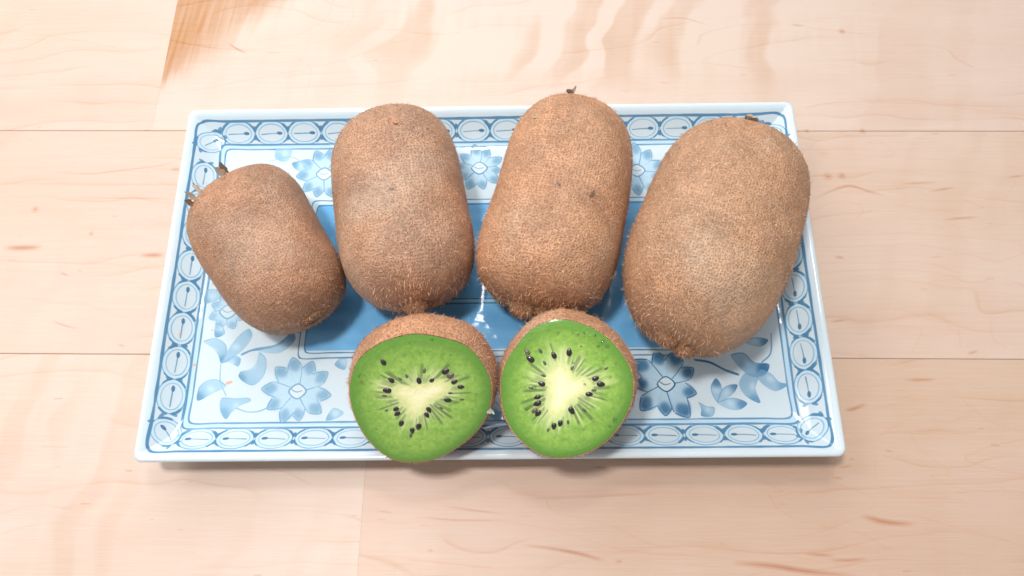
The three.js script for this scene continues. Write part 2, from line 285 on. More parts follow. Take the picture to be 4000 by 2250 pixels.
// ------------------------------------------------------------------ the plate
const PW = 120, PD = 69.25;                                  // half sizes of the rim, mm
const printed = (() => {                                     // blue painting on the glaze, drawn flat in plate millimetres
  const w = 2048, h = Math.round((w * PD) / PW), k = w / (2 * PW);
  const [c, ctx] = canvasOf(w, h, (x, y) => { const m = 0.012 * (fbm(x / 60, y / 60, 5, 3) - 0.5), s = noise(x / 3, y / 3, 91) > 0.985 ? -0.03 : 0; return [0.595 + m + s, 0.69 + m + s, 0.742 + m + s]; });
  ctx.scale(k, k); ctx.translate(PW, PD); ctx.lineCap = 'round'; ctx.lineJoin = 'round';
  const R = rng(5), ink = (t, a) => `rgba(${Math.round(lerp(172, 62, t))},${Math.round(lerp(210, 112, t))},${Math.round(lerp(232, 150, t))},${a})`;
  function stroke(pts, wd, t, a = 0.9, closed) {             // a hand-drawn brush line of slightly uneven width
    const cv = new THREE.CatmullRomCurve3(pts.map(([x, y]) => V(x, y, 0)), !!closed, 'centripetal'), n = Math.max(6, Math.round(cv.getLength() / 0.5)), P = cv.getPoints(n), ph = R() * 90;
    for (let i = 0; i < n; i++) { const q = noise(i / 9, ph, 3); ctx.strokeStyle = ink(t, a * (0.62 + 0.38 * noise(i / 13, ph, 4))); ctx.lineWidth = wd * (0.75 + 0.5 * q); ctx.beginPath(); ctx.moveTo(P[i].x, P[i].y); ctx.lineTo(P[i + 1].x, P[i + 1].y); ctx.stroke(); }
  }
  const rect = (x, z, wd, t, rad = 1) => { const p = []; for (const [sx, sz] of [[-1, -1], [1, -1], [1, 1], [-1, 1]]) { const a = [sx * (x - rad), sz * z], b = [sx * x, sz * (z - rad)]; p.push(...(sx * sz > 0 ? [b, a] : [a, b])); }
    const q = []; for (let i = 0; i < p.length; i++) { const a = p[i], b = p[(i + 1) % p.length], n = Math.max(1, Math.round(Math.hypot(b[0] - a[0], b[1] - a[1]) / 9)); for (let j = 0; j < n; j++) q.push([lerp(a[0], b[0], j / n) + (R() - 0.5) * 0.14, lerp(a[1], b[1], j / n) + (R() - 0.5) * 0.14]); }
    stroke(q, wd, t, 0.92, true); };
  function shape(pts, t0, t1, [ax, ay], [bx, by], a = 0.9) {  // a wash that runs from t0 at A to t1 at B
    const P = closedCurve(pts, 60), g = ctx.createLinearGradient(ax, ay, bx, by);
    g.addColorStop(0, ink(t0, a * 0.85)); g.addColorStop(0.55, ink(lerp(t0, t1, 0.45), a * 0.8)); g.addColorStop(1, ink(t1, a));
    ctx.fillStyle = g; ctx.beginPath(); P.forEach((p, i) => (i ? ctx.lineTo(p.x, p.y) : ctx.moveTo(p.x, p.y))); ctx.closePath(); ctx.fill();
  }
  // pale wash of the border band
  const band = (m0, m1, st) => { ctx.fillStyle = st; ctx.beginPath(); ctx.rect(-PW + m0, -PD + m0, 2 * (PW - m0), 2 * (PD - m0)); ctx.rect(-PW + m1, -PD + m1, 2 * (PW - m1), 2 * (PD - m1)); ctx.fill('evenodd'); };
  band(12.4, 14.3, 'rgba(170,208,232,0.55)');
  function bead(x, z, rx, rz, turn, head) {
    ctx.save(); ctx.translate(x, z); ctx.rotate(turn);
    const E = (ax, az, wd, t, a, from = 0, to = 2 * Math.PI, dx = 0, dz = 0) => { const n = 22, p = []; for (let i = 0; i <= n; i++) { const q = lerp(from, to, i / n); p.push([dx + ax * Math.cos(q) * (1 + (R() - 0.5) * 0.02), dz + az * Math.sin(q) * (1 + (R() - 0.5) * 0.02)]); } stroke(p, wd, t, a); };
    ctx.lineWidth = 0.95; ctx.strokeStyle = 'rgba(188,216,232,0.7)'; ctx.beginPath(); ctx.ellipse(0, 0, rx - 0.6, rz - 0.5, 0, 0, 7); ctx.stroke();
    E(rx, rz, 0.34, 0.7, 0.7); E(rx - 1.35, rz - 1.05, 0.34, 0.55, 0.6);
    for (const [f, g, w2] of [[-0.95, -0.16, 0.85], [Math.PI + 0.16, Math.PI + 0.95, 0.85], [0.2, 0.8, 0.7], [Math.PI - 0.8, Math.PI - 0.2, 0.7]]) { E(rx + 0.1, rz + 0.1, w2 * (0.7 + 0.6 * R()), 0.85, 0.75, f * 0.75 + g * 0.25, g); E(rx + 0.1, rz + 0.1, w2 * 0.6, 0.8, 0.7, f, g); }
    for (const s of [-1, 1]) { ctx.fillStyle = ink(0.85, 0.75); for (const v of [-1, 1]) { ctx.beginPath(); ctx.ellipse(s * (rx + 0.25), v * (1.25 + 0.3 * R()), 0.55, 0.95, s * v * -0.5, 0, 7); ctx.fill(); } }
    const l = rx - 2.4; stroke([[-head * l, 0.1 + R() * 0.3], [0, 0.05], [head * l, 0]], 0.34, 0.75, 0.85);
    ctx.fillStyle = ink(0.95, 0.9); ctx.beginPath(); ctx.ellipse(head * (l - 0.9), -0.05, 1.15, 0.52, 0.05 * head, 0, 7); ctx.fill();
    ctx.restore();
  }
  for (let i = 0; i < 16; i++) { const x = -101 + (202 * i) / 15; bead(x + (R() - 0.5) * 0.6, 60.9, 6.5, 3.95, 0, -1); bead(x + (R() - 0.5) * 0.6, -60.7, 6.5, 3.95, 0, 1); }
  for (let i = 0; i < 8; i++) { const z = -41.6 + (87.8 * i) / 7; bead(-111.8, z + (R() - 0.5) * 0.6, 6.1, 3.95, Math.PI / 2, -1); bead(111.8, z - 1.5 + (R() - 0.5) * 0.6, 6.0, 3.95, Math.PI / 2, 1); }
  bead(-111.2, -57, 5.2, 4.1, -0.75, 1); bead(111.4, -57, 5.2, 4.1, 0.75, 1); bead(-111.6, 58.6, 5.3, 4.1, 0.9, -1); bead(111, 59.2, 5.3, 4.1, -0.75, -1);
  ctx.save(); ctx.translate(0, 0.55); rect(PW - 4.0, PD - 4.1, 0.8, 0.8, 1.6); ctx.restore(); rect(PW - 12.4, PD - 12.4, 0.75, 0.72); rect(PW - 14.3, PD - 14.3, 0.6, 0.68);
  // flowers and leaves
  function flower(x, z, n, rad, rot, t = 0.5) {
    for (let pass = 0; pass < 2; pass++) for (let i = pass; i < n; i += 2) {
      const q = rot + (i * 2 * Math.PI) / n + (R() - 0.5) * 0.16, L = rad * (pass ? 1 : 0.9) * (0.92 + 0.16 * R()), wd = L * (2.15 / n + 0.03 * R()), ca = Math.cos(q), sa = Math.sin(q), P = (a, b) => [x + ca * a - sa * b, z + sa * a + ca * b];
      const form = [P(2.2, -0.7), P(L * 0.45, -wd * 0.75), P(L * 0.72, -wd), P(L * 0.93, -wd * 0.4), P(L * 1.02, 0), P(L * 0.92, wd * 0.5), P(L * 0.7, wd), P(L * 0.42, wd * 0.7), P(2.2, 0.7)];
      ctx.fillStyle = 'rgba(206,222,230,0.75)'; { const O = closedCurve(form, 50); ctx.beginPath(); O.forEach((o, j) => (j ? ctx.lineTo(o.x, o.y) : ctx.moveTo(o.x, o.y))); ctx.fill(); }
      shape(form, t * 0.05, t * 0.55, P(2.5, 0), P(L, 0), 0.62);
      ctx.save(); ctx.filter = 'blur(5px)'; shape([P(L * 0.78, -wd * 0.65), P(L * 0.95, -wd * 0.15), P(L * 0.93, wd * 0.3), P(L * 0.74, wd * 0.8), P(L * 0.58, wd * 0.2)], t * 1.0, t * 1.3, P(L * 0.6, 0), P(L, 0), 0.8); ctx.restore();
      stroke([P(2.5, wd * 0.4), P(L * 0.42, wd * 0.7), P(L * 0.7, wd)], 0.35, t * 1.1, 0.65); stroke([P(L * 0.6, -wd * 0.95), P(L * 0.93, -wd * 0.4), P(L * 1.02, 0), P(L * 0.92, wd * 0.5), P(L * 0.75, wd * 0.95)], 0.34, t * 1.25, 0.7);
    }
    ctx.fillStyle = 'rgb(208,222,228)'; ctx.beginPath(); ctx.ellipse(x, z, 3.1, 2.7, 0, 0, 7); ctx.fill();
    stroke([[x - 3.1, z], [x, z - 2.7], [x + 3.1, z], [x, z + 2.7]], 0.5, t * 1.1, 0.85, true); stroke([[x - 2.2, z - 0.8], [x - 0.5, z + 0.2], [x + 1.6, z - 0.2]], 0.4, t, 0.7);
  }
  const leaf = (pts, t0, t1, A, B) => {
    shape(pts, t0 * 0.6, t1 * 0.8, A, B, 0.8);
    ctx.save(); const O = closedCurve(pts, 60); ctx.beginPath(); O.forEach((o, j) => (j ? ctx.lineTo(o.x, o.y) : ctx.moveTo(o.x, o.y))); ctx.closePath(); ctx.clip(); ctx.filter = 'blur(6px)';
    ctx.fillStyle = ink(t1 * 1.25, 0.7); ctx.beginPath(); ctx.ellipse(B[0], B[1], 2.6, 2.2, R() * 3, 0, 7); ctx.fill(); ctx.fillStyle = 'rgba(214,232,242,0.55)'; ctx.beginPath(); ctx.ellipse(lerp(A[0], B[0], 0.45), lerp(A[1], B[1], 0.45), 1.5, 0.9, R() * 3, 0, 7); ctx.fill(); ctx.restore();
    stroke(pts.concat([pts[0]]).slice(0, Math.ceil(pts.length * 0.7)), 0.26, t1 * 1.15, 0.5);
  };
  // lower left
  flower(-68.4, 43.8, 10, 12.6, 0.1, 0.5);
  leaf([[-104.6, 24.9], [-100.5, 23.8], [-96.7, 25.9], [-95.6, 29], [-97, 33.2], [-98.6, 30.2], [-100.7, 27.6]], 0.35, 0.62, [-104, 25], [-97, 33]);
  leaf([[-97, 33.2], [-95.1, 28.2], [-91.5, 22.5], [-88.4, 20.3], [-86.9, 22.6], [-88.6, 26.8], [-92.5, 30.8]], 0.65, 0.3, [-97, 32], [-87, 21]);
  leaf([[-97, 33.2], [-92.5, 30.6], [-90.2, 31.6], [-90.8, 34.4], [-94.5, 32.8]], 0.7, 0.35, [-96, 33], [-90, 33]);
  stroke([[-97.2, 33.6], [-96.6, 39.7], [-93.9, 45.1]], 0.45, 0.35, 0.8); stroke([[-107, 33], [-106, 34.5]], 0.2, 0.2, 0.3);
  leaf([[-83.7, 29.3], [-81.2, 31.6], [-81, 37.4], [-84.4, 41.3], [-87.6, 40.4], [-90.2, 38], [-89.6, 36.4], [-86.6, 35.5], [-84.4, 33]], 0.3, 0.55, [-82, 30], [-90, 39]);
  stroke([[-90, 30], [-87, 28.6], [-84.3, 28], [-77.6, 26.7], [-73.4, 23.3]], 0.9, 0.6, 0.8); leaf([[-84.3, 28.6], [-77, 26.2], [-72.2, 21.5], [-71, 24.5], [-76, 29.5]], 0.25, 0.6, [-84, 28], [-72, 23]);
  leaf([[-94.3, 41.6], [-97.5, 39.4], [-101.2, 39.6], [-103.8, 42], [-103.9, 46.8], [-99, 44.4]], 0.3, 0.6, [-96, 40], [-104, 46]);
  leaf([[-95.4, 46], [-90, 46.2], [-85.6, 46.1], [-84.8, 47], [-88.6, 48.7], [-91.2, 51.2], [-92.8, 53.6], [-95.3, 50.4]], 0.55, 0.42, [-86, 46.5], [-94, 52]);
  stroke([[-89.8, 49.6], [-85.7, 51], [-81.4, 50.8], [-78, 49.3]], 0.45, 0.4, 0.8);
  leaf([[-51.5, 31.9], [-54.5, 32.2], [-55.8, 34.2], [-52, 36]], 0.3, 0.4, [-52, 32], [-54, 35]); leaf([[-55.1, 49.9], [-51.4, 51.7], [-53.5, 53.5], [-57.4, 54.3]], 0.5, 0.35, [-52, 50], [-57, 54]);
  flower(-97, 13.5, 8, 7.5, 0.4, 0.38); leaf([[-107.2, 5.6], [-103, 4.6], [-100.6, 7.6], [-103, 9.6], [-106.1, 10]], 0.3, 0.45, [-101, 6], [-107, 9]);
  leaf([[-101, 18], [-98.6, 19], [-97.2, 22], [-100.4, 23.4]], 0.3, 0.5, [-98, 18], [-100, 23]);
  // lower right: flower ink deepened to paint in the shade on this corner
  flower(63, 42.4, 9, 12.9, 0.25, 1.15);
  leaf([[80.5, 49], [79, 46], [78.9, 43.2], [80.9, 40.5], [82.7, 44.1]], 0.55, 0.8, [80, 48], [81, 41]); leaf([[80.5, 49], [82.7, 44.6], [85.4, 43], [88.1, 43], [86.8, 45.6], [84, 47.8]], 0.45, 0.75, [81, 48], [88, 43]); leaf([[80.5, 49.2], [86.3, 47.7], [90.8, 49.6], [88.5, 51.6], [85, 51.8]], 0.4, 0.7, [81, 49], [90, 50]);
  leaf([[73.9, 49], [76.6, 50.6], [79.2, 51], [78.3, 53.9], [74.4, 53.8], [74.6, 51.6]], 0.75, 0.6, [78, 50], [75, 54]);
  leaf([[87, 32], [91.5, 31.3], [95.1, 34.8], [100.2, 35.6], [98.8, 39], [94, 40.2], [90.5, 37.6]], 0.85, 1.0, [88, 33], [98, 37]);
  leaf([[97, 37.5], [100.5, 39], [103, 42], [105.8, 43], [101.4, 45.3], [97.6, 43.2], [95.6, 40.2]], 0.9, 0.5, [96, 39], [105, 43]); leaf([[91.6, 38.6], [95.6, 40.2], [94.3, 44.2], [95.4, 49.4], [90.6, 46.8], [88.8, 42.6]], 0.85, 0.6, [93, 39], [94, 49]);
  stroke([[102.4, 24], [101.2, 31.6], [97.8, 34.8]], 0.5, 0.7, 0.8); stroke([[74, 33.6], [79.2, 34.6], [84.3, 37.4], [88.9, 39.2]], 0.9, 1, 0.85); leaf([[92, 27], [97, 25.5], [101, 26.5], [98, 29]], 0.6, 0.8, [92, 27], [101, 27]);
  // along the top, and what the fruit covers
  flower(-65.7, -43.7, 10, 11.5, 0.5, 0.55); flower(-4.2, -45.4, 10, 10.2, 0.1, 0.62); flower(58, -43.5, 10, 11.6, 0.3, 0.6); flower(0, 44, 10, 11.5, 0, 0.6); flower(98, -6, 8, 9, 0, 0.6);
  leaf([[-86, -55], [-81.4, -55], [-79.6, -54.8], [-80.8, -50], [-83, -49.4], [-86, -51.4]], 0.45, 0.25, [-80, -55], [-85, -51]); stroke([[-88, -49.6], [-84, -51], [-79, -51.4], [-74.6, -48.6]], 0.4, 0.3, 0.7);
  leaf([[-79, -48.7], [-74, -49.4], [-71, -46.2], [-76, -45]], 0.3, 0.5, [-72, -47], [-79, -48]); leaf([[-24, -52], [-19, -54], [-17, -49], [-22, -47]], 0.4, 0.6, [-24, -52], [-18, -48]); leaf([[20, -52], [27, -54], [30, -48], [24, -46]], 0.4, 0.6, [20, -52], [28, -48]); leaf([[44, -38], [40, -42], [38, -38], [41, -34]], 0.5, 0.7, [44, -38], [38, -36]);
  for (const x of [-30, 26]) { leaf([[x - 5, 38], [x, 34], [x + 5, 37], [x + 1, 42]], 0.4, 0.7, [x - 5, 38], [x + 5, 38]); leaf([[x - 4, 50], [x + 1, 46], [x + 5, 50], [x, 54]], 0.4, 0.7, [x - 4, 50], [x + 5, 50]); }
  // the blue field
  ctx.fillStyle = 'rgb(200,218,228)'; ctx.fillRect(-69.2, -32.4, 138.4, 63.2);
  const G = ctx.createLinearGradient(-60, -30, 50, 30); for (let i = 0; i <= 8; i++) { const q = 0.03 * (R() - 0.5); G.addColorStop(i / 8, `rgb(${112 + 260 * q},${176 + 260 * q},${222 + 200 * q})`); }
  ctx.fillStyle = G; ctx.fillRect(-67, -30.1, 134, 58.9);
  ctx.save(); ctx.beginPath(); ctx.rect(-67, -30.1, 134, 58.9); ctx.clip(); ctx.filter = 'blur(5px)';
  for (let i = 0; i < 150; i++) { ctx.fillStyle = i % 2 ? 'rgba(150,200,238,0.13)' : 'rgba(60,116,176,0.11)'; ctx.beginPath(); ctx.ellipse(-67 + 134 * R(), -30 + 60 * R(), 3 + 12 * R(), 1 + 2.5 * R(), 0.1 * (R() - 0.5), 0, 7); ctx.fill(); }
  ctx.restore();
  for (let i = 0; i < 40; i++) { ctx.fillStyle = 'rgba(190,215,235,0.5)'; ctx.beginPath(); ctx.ellipse(-66 + 132 * R(), -29.5 + 58 * R(), 0.1 + 0.14 * R(), 0.12, 0, 0, 7); ctx.fill(); }
  rect(69.2, 31.6, 0.5, 0.8, 0.8); rect(67, 29.6, 0.5, 0.9, 0.8);
  // a small lined panel in the middle of the field
  rect(38, 11.2, 0.55, 0.95, 0.8); rect(38, 11.2, 0.01, 0.9); { ctx.save(); ctx.globalAlpha = 0.8; for (const z of [-12.2, 12.2 - 2.4]) { ctx.fillStyle = 'rgba(180,212,236,0.8)'; ctx.fillRect(-37, z + (z < 0 ? 1.4 : -0.2), 74, 1.1); } ctx.restore(); rect(36.6, 9.4, 0.45, 0.95, 0.8); }
  // dried orange specks on the glaze
  for (const [x, z, a, b] of [[-106.6, 33.8, 0.9, 0.45], [-93.4, 40.4, 1.3, 0.6], [-102, 20.6, 0.4, 0.3], [-112, 23, 0.5, 0.35], [-99, -30, 0.4, 0.3], [96, 20, 0.4, 0.3]]) { ctx.fillStyle = 'rgba(222,158,128,0.75)'; ctx.beginPath(); ctx.ellipse(x, z, a, b, -0.3, 0, 7); ctx.fill(); }
  return colorTex(c);
})();
const plate = thing('serving_plate', 'oblong white porcelain plate with blue painted flowers, carrying all the kiwis', 'plate', [0, 0, 0], 0.016024);
const glazeBump = heightTex(256, 256, (x, y) => 0.5 + 0.6 * (noise(x / 32, y / 32, 6, 8, 8) - 0.5) + 0.3 * (noise(x / 12.8, y / 12.8, 7, 20, 20) - 0.5), true);
glazeBump.repeat.set(5, 3);
const glaze = new THREE.MeshPhysicalMaterial({ map: printed, roughness: 0.07, ior: 1.5, bumpMap: glazeBump, bumpScale: 0.00012 });
const bare = new THREE.MeshPhysicalMaterial({ color: new THREE.Color(0.61, 0.68, 0.71), roughness: 0.12, ior: 1.5 });
// profile from the well outwards over the lip to the foot: [distance in from the rim, height], mm
const PROFILE = new THREE.CatmullRomCurve3([[30, 10.0], [20, 10.01], [16.4, 10.04], [14.6, 10.2], [13.1, 10.48], [11.5, 11.1], [9, 12.6], [6.5, 14.5], [4.6, 16.05], [2.8, 17.4], [1.4, 17.95], [0.5, 17.8], [0.05, 17.25], [0.12, 16.6], [0.9, 15.7], [3, 13.9], [8, 11.2], [14, 8.0], [18, 6.0], [19.4, 5.0]].map(([a, b]) => V(a, b, 0)), false, 'centripetal');
const NP = 240, profile = PROFILE.getPoints(NP);
function loop(m, y, n = 176) {                               // rounded rectangle m mm in from the rim
  const hx = PW - m, hz = PD - m, r = Math.max(0.7 + 6.5 * smooth(8.5, 14, m), 3.2 - m * 0.7), out = [], per = n / 4;
  for (let s = 0; s < 4; s++) {                              // one side and its corner per quarter
    const [cx, cz, a0] = [[hx - r, -hz + r, -Math.PI / 2], [hx - r, hz - r, 0], [-hx + r, hz - r, Math.PI / 2], [-hx + r, -hz + r, Math.PI]][s], [px, pz] = [[-hx + r, -hz], [hx, -hz + r], [hx - r, hz], [-hx, hz - r]][s];
    const side = per - 10, ex = cx + r * Math.cos(a0), ez = cz + r * Math.sin(a0);
    for (let i = 0; i < side; i++) out.push([lerp(px, ex, i / side), lerp(pz, ez, i / side)]);
    for (let i = 0; i < 10; i++) { const a = a0 + ((i / 10) * Math.PI) / 2; out.push([cx + r * Math.cos(a), cz + r * Math.sin(a)]); }
  }
  return out.map(([x, z]) => V(x, y, z));
}
function loft(rows) {
  const P = [], T = [], I = [], n = rows[0].length;
  for (const r of rows) for (let j = 0; j <= n; j++) { const p = r[j % n]; P.push(p.x / 1000, p.y / 1000, p.z / 1000); T.push((p.x + PW) / (2 * PW), 1 - (p.z + PD) / (2 * PD)); }
  for (let i = 0; i + 1 < rows.length; i++) for (let j = 0; j < n; j++) { const a = i * (n + 1) + j, b = a + n + 1; I.push(a, b, a + 1, b, b + 1, a + 1); }
  const g = new THREE.BufferGeometry(); g.setAttribute('position', new THREE.Float32BufferAttribute(P, 3)); g.setAttribute('uv', new THREE.Float32BufferAttribute(T, 2)); g.setIndex(I); g.computeVertexNormals();
  const N = g.attributes.normal, w = n + 1;                  // join the seam
  for (let i = 0; i < rows.length; i++) { const a = i * w, b = a + n, v = V(N.getX(a) + N.getX(b), N.getY(a) + N.getY(b), N.getZ(a) + N.getZ(b)).normalize(); N.setXYZ(a, v.x, v.y, v.z); N.setXYZ(b, v.x, v.y, v.z); }
  return g;
}
const rows = profile.map((p) => loop(p.x, p.y));
const whole = loft(rows), perRow = rows[0].length + 1;
function ringPart(name, i0, i1, material) {                  // rows i0..i1 of the whole, with its smooth normals
  const cut = (k, s) => whole.attributes[k].array.slice(i0 * perRow * s, (i1 + 1) * perRow * s), g = new THREE.BufferGeometry(), I = [];
  for (const [k, s] of [['position', 3], ['normal', 3], ['uv', 2]]) g.setAttribute(k, new THREE.Float32BufferAttribute(cut(k, s), s));
  for (let i = 0; i < i1 - i0; i++) for (let j = 0; j < perRow - 1; j++) { const a = i * perRow + j, b = a + perRow; I.push(a, b, a + 1, b, b + 1, a + 1); }
  g.setIndex(I); return part(name, g, material, plate);
}
const iWell = profile.findIndex((p) => p.x < 14.3), iBand = profile.findIndex((p) => p.x < 4.2), iUnder = profile.findIndex((p, i) => i > NP / 2 && p.x > 1.2);
{
  const x = (PW - 30) / 1000, z = (PD - 30) / 1000, r0 = rows[0], P = [0, 0.01, 0], N = [0, 1, 0], T = [0.5, 0.5], I = [];
  r0.forEach((p) => { P.push(p.x / 1000, 0.01, p.z / 1000); N.push(0, 1, 0); T.push((p.x + PW) / (2 * PW), 1 - (p.z + PD) / (2 * PD)); });
  for (let j = 0; j < r0.length; j++) I.push(0, 1 + ((j + 1) % r0.length), 1 + j);
  const g = new THREE.BufferGeometry(); g.setAttribute('position', new THREE.Float32BufferAttribute(P, 3)); g.setAttribute('normal', new THREE.Float32BufferAttribute(N, 3)); g.setAttribute('uv', new THREE.Float32BufferAttribute(T, 2)); g.setIndex(I);
  const outer = ringPart('well', 0, iWell, glaze); plate.remove(outer);
  part('well', mergeGeometries([g, outer.geometry]), glaze, plate);
}
ringPart('painted_border', iWell, iBand, glaze);
ringPart('rim', iBand, iUnder, glaze);
ringPart('underside', iUnder, NP, bare);
part('foot', loft([loop(19.4, 5), loop(19.6, 0.4), loop(20, 0.05), loop(24, 0.05), loop(24.4, 0.4), loop(24.8, 5), loop(60, 5.2)]), bare, plate);
// ------------------------------------------------------------------ kiwi skin, hair and flesh
const TILE = 0.036;
const SPOTS = (() => { const r = rng(77), grid = []; const n = 32; for (let y = 0; y < n; y++) for (let x = 0; x < n; x++) grid.push([(x + 0.15 + 0.7 * r()) / n, (y + 0.15 + 0.7 * r()) / n, r(), r() * 3.14, r()]); return { n, grid }; })();
function spotAt(u, v) {                                      // 0..1: inside a pore of the skin
  const n = SPOTS.n, ix = Math.floor(u * n), iy = Math.floor(v * n); let best = 0;
  for (let dy = -1; dy <= 1; dy++) for (let dx = -1; dx <= 1; dx++) {
    const q = SPOTS.grid[((iy + dy + n) % n) * n + ((ix + dx + n) % n)];
    let du = u - q[0], dv = v - q[1]; du -= Math.round(du); dv -= Math.round(dv);
    const c = Math.cos(q[3]), s = Math.sin(q[3]), a = (c * du + s * dv) * n, b = (-s * du + c * dv) * n, d = Math.hypot(a / (0.22 + 0.2 * q[2]), b / (0.17 + 0.13 * q[4]));
    best = Math.max(best, 1 - smooth(0.6, 1.25, d));
  }
  return best;
}
const SK = 768, skinF = (x, y) => { const u = x / SK, v = y / SK; return [noise(u * 6, v * 6, 61, 6, 6), noise(u * 28, v * 28, 62, 28, 28), noise(u * 110, v * 110, 63, 110, 110), spotAt(u, v)]; };
const skinMap = colorTex(canvasOf(SK, SK, (x, y) => {
  const [a, b, c, s] = skinF(x, y), t = 0.55 * (a - 0.5) + 0.5 * (b - 0.5) + 0.5 * (c - 0.5), k = 1 + 0.55 * t;
  return [lerp(0.46 * k, 0.25, s * 0.55), lerp(0.268 * k, 0.108, s * 0.55), lerp(0.16 * k, 0.054, s * 0.55)];
})[0], true);
const skinBump = heightTex(SK, SK, (x, y) => { const [, b, c, s] = skinF(x, y); return 0.62 + 0.25 * (b - 0.5) + 0.3 * (c - 0.5) - 0.45 * s; }, true);
const skinMat = (tint) => new THREE.MeshPhysicalMaterial({ map: skinMap, color: new THREE.Color(...tint), roughness: 0.62, bumpMap: skinBump, bumpScale: 0.00035, vertexColors: true, sheen: 0.25, sheenRoughness: 0.6, sheenColor: new THREE.Color(0.55, 0.4, 0.28) });
const hairMat = new THREE.MeshStandardMaterial({ color: 0xffffff, roughness: 0.75 });
const hairGeo = (() => {                                     // one hair: three-sided, tapered, bent towards +x; one unit long
  const P = [], I = [], S = 4;
  for (let i = 0; i <= S; i++) { const t = i / S, r = 0.5 * (1 - 0.85 * t), bx = 0.34 * t * t; for (let k = 0; k < 3; k++) { const a = (k * 2 * Math.PI) / 3; P.push(bx * 9 + r * Math.cos(a), t, r * Math.sin(a)); } }
  for (let i = 0; i < S; i++) for (let k = 0; k < 3; k++) { const a = i * 3 + k, b = i * 3 + ((k + 1) % 3), c = a + 3, d = b + 3; I.push(a, c, b, b, c, d); }
  const g = new THREE.BufferGeometry(); g.setAttribute('position', new THREE.Float32BufferAttribute(P, 3)); g.setIndex(I); g.computeVertexNormals(); return g;
})();
// hairs rooted all over a surface: style(p, n) -> { len, stand, dir } ; density in hairs per square millimetre
function fuzz(g, parent, seed, density, style) {
  const R = rng(seed), P = g.attributes.position, N = g.attributes.normal, ix = g.index.array, area = [0], A = V(), B = V(), C = V();
  for (let i = 0; i < ix.length; i += 3) { A.fromBufferAttribute(P, ix[i]); B.fromBufferAttribute(P, ix[i + 1]).sub(A); C.fromBufferAttribute(P, ix[i + 2]).sub(A); area.push(area[area.length - 1] + B.cross(C).length() / 2); }
  const total = area[area.length - 1], n = Math.round(total * 1e6 * density), mesh = new THREE.InstancedMesh(hairGeo, hairMat, n), M = new THREE.Matrix4(), col = new THREE.Color(), nn = V(), p = V();
  for (let h = 0; h < n; h++) {
    const q = R() * total; let lo = 0, hi = area.length - 2; while (lo < hi) { const m = (lo + hi + 1) >> 1; if (area[m] <= q) lo = m; else hi = m - 1; }
    let a = R(), b = R(); if (a + b > 1) { a = 1 - a; b = 1 - b; }
    const [i, j, k] = [ix[lo * 3], ix[lo * 3 + 1], ix[lo * 3 + 2]], w = 1 - a - b;
    p.set(0, 0, 0).addScaledVector(A.fromBufferAttribute(P, i), w).addScaledVector(A.fromBufferAttribute(P, j), a).addScaledVector(A.fromBufferAttribute(P, k), b);
    nn.set(0, 0, 0).addScaledVector(A.fromBufferAttribute(N, i), w).addScaledVector(A.fromBufferAttribute(N, j), a).addScaledVector(A.fromBufferAttribute(N, k), b).normalize();
    const s = style(p, nn, R), t = V(s.dir.x, s.dir.y, s.dir.z).addScaledVector(nn, -s.dir.dot(nn)).normalize();
    const stand = s.stand, d = t.clone().multiplyScalar(Math.cos(stand)).addScaledVector(nn, Math.sin(stand)).normalize();
    const x = t.clone().multiplyScalar(Math.sin(stand)).addScaledVector(nn, -Math.cos(stand)).normalize(), z = x.clone().cross(d).normalize();
    const th = s.thick, len = s.len;
    M.makeBasis(x.multiplyScalar(Math.min(th, len * 0.11)), d.multiplyScalar(len), z.multiplyScalar(th)).setPosition(p.addScaledVector(nn, -0.00004));
    mesh.setMatrixAt(h, M);
    const v = R(), k2 = (0.8 + 0.4 * R()) * (0.82 + 0.36 * noise(p.x * 420 + 60, p.z * 420 + p.y * 300 + 60, seed + 3));
    if (v < 0.3) col.setRGB(0.40 * k2, 0.185 * k2, 0.09 * k2); else if (v < 0.82) col.setRGB(0.57 * k2, 0.305 * k2, 0.168 * k2); else col.setRGB(0.80 * k2, 0.53 * k2, 0.345 * k2);
    if (s.bright) col.setRGB(0.88 * k2, 0.585 * k2, 0.38 * k2);
    if (s.tint) col.multiply(s.tint);
    mesh.setColorAt(h, col);
  }
  mesh.name = 'fuzz'; mesh.userData.kind = 'stuff'; mesh.castShadow = mesh.receiveShadow = true; parent.add(mesh);
}
const rubbed = (x, y, z, seed) => smooth(0.5, 0.72, fbm(x * 62 + 40 + y * 15, z * 42 + 40, seed + 90, 3));   // rubbed, nearly hairless patches
// olive, tan and rusty patches of the skin itself
function patches(g, seed) {
  const P = g.attributes.position, C = new Float32Array(P.count * 3);
  for (let i = 0; i < P.count; i++) {
    const x = P.getX(i) * 1000 + 90, y = P.getY(i) * 1000 + 90, z = P.getZ(i) * 1000 + 190, a = fbm(x / 13 + y / 31, z / 13, seed + 70, 3) - 0.5, b = fbm(x / 7, z / 7 + y / 9, seed + 75, 3) - 0.5, k = 1 + 0.2 * b + 0.12 * a;
    const q = rubbed(P.getX(i), P.getY(i), P.getZ(i), seed);
    C.set([k * (1 + 0.05 * a) * (1 + 0.06 * q), k * (1 - 0.1 * a) * (1 + 0.17 * q), k * (1 - 0.22 * a) * (1 + 0.27 * q)], i * 3);
  }
  g.setAttribute('color', new THREE.BufferAttribute(C, 3));
}
const BASE = 0.0105;                                         // height of the glaze where the fruit lies
const sg = (s) => Math.sign(s);
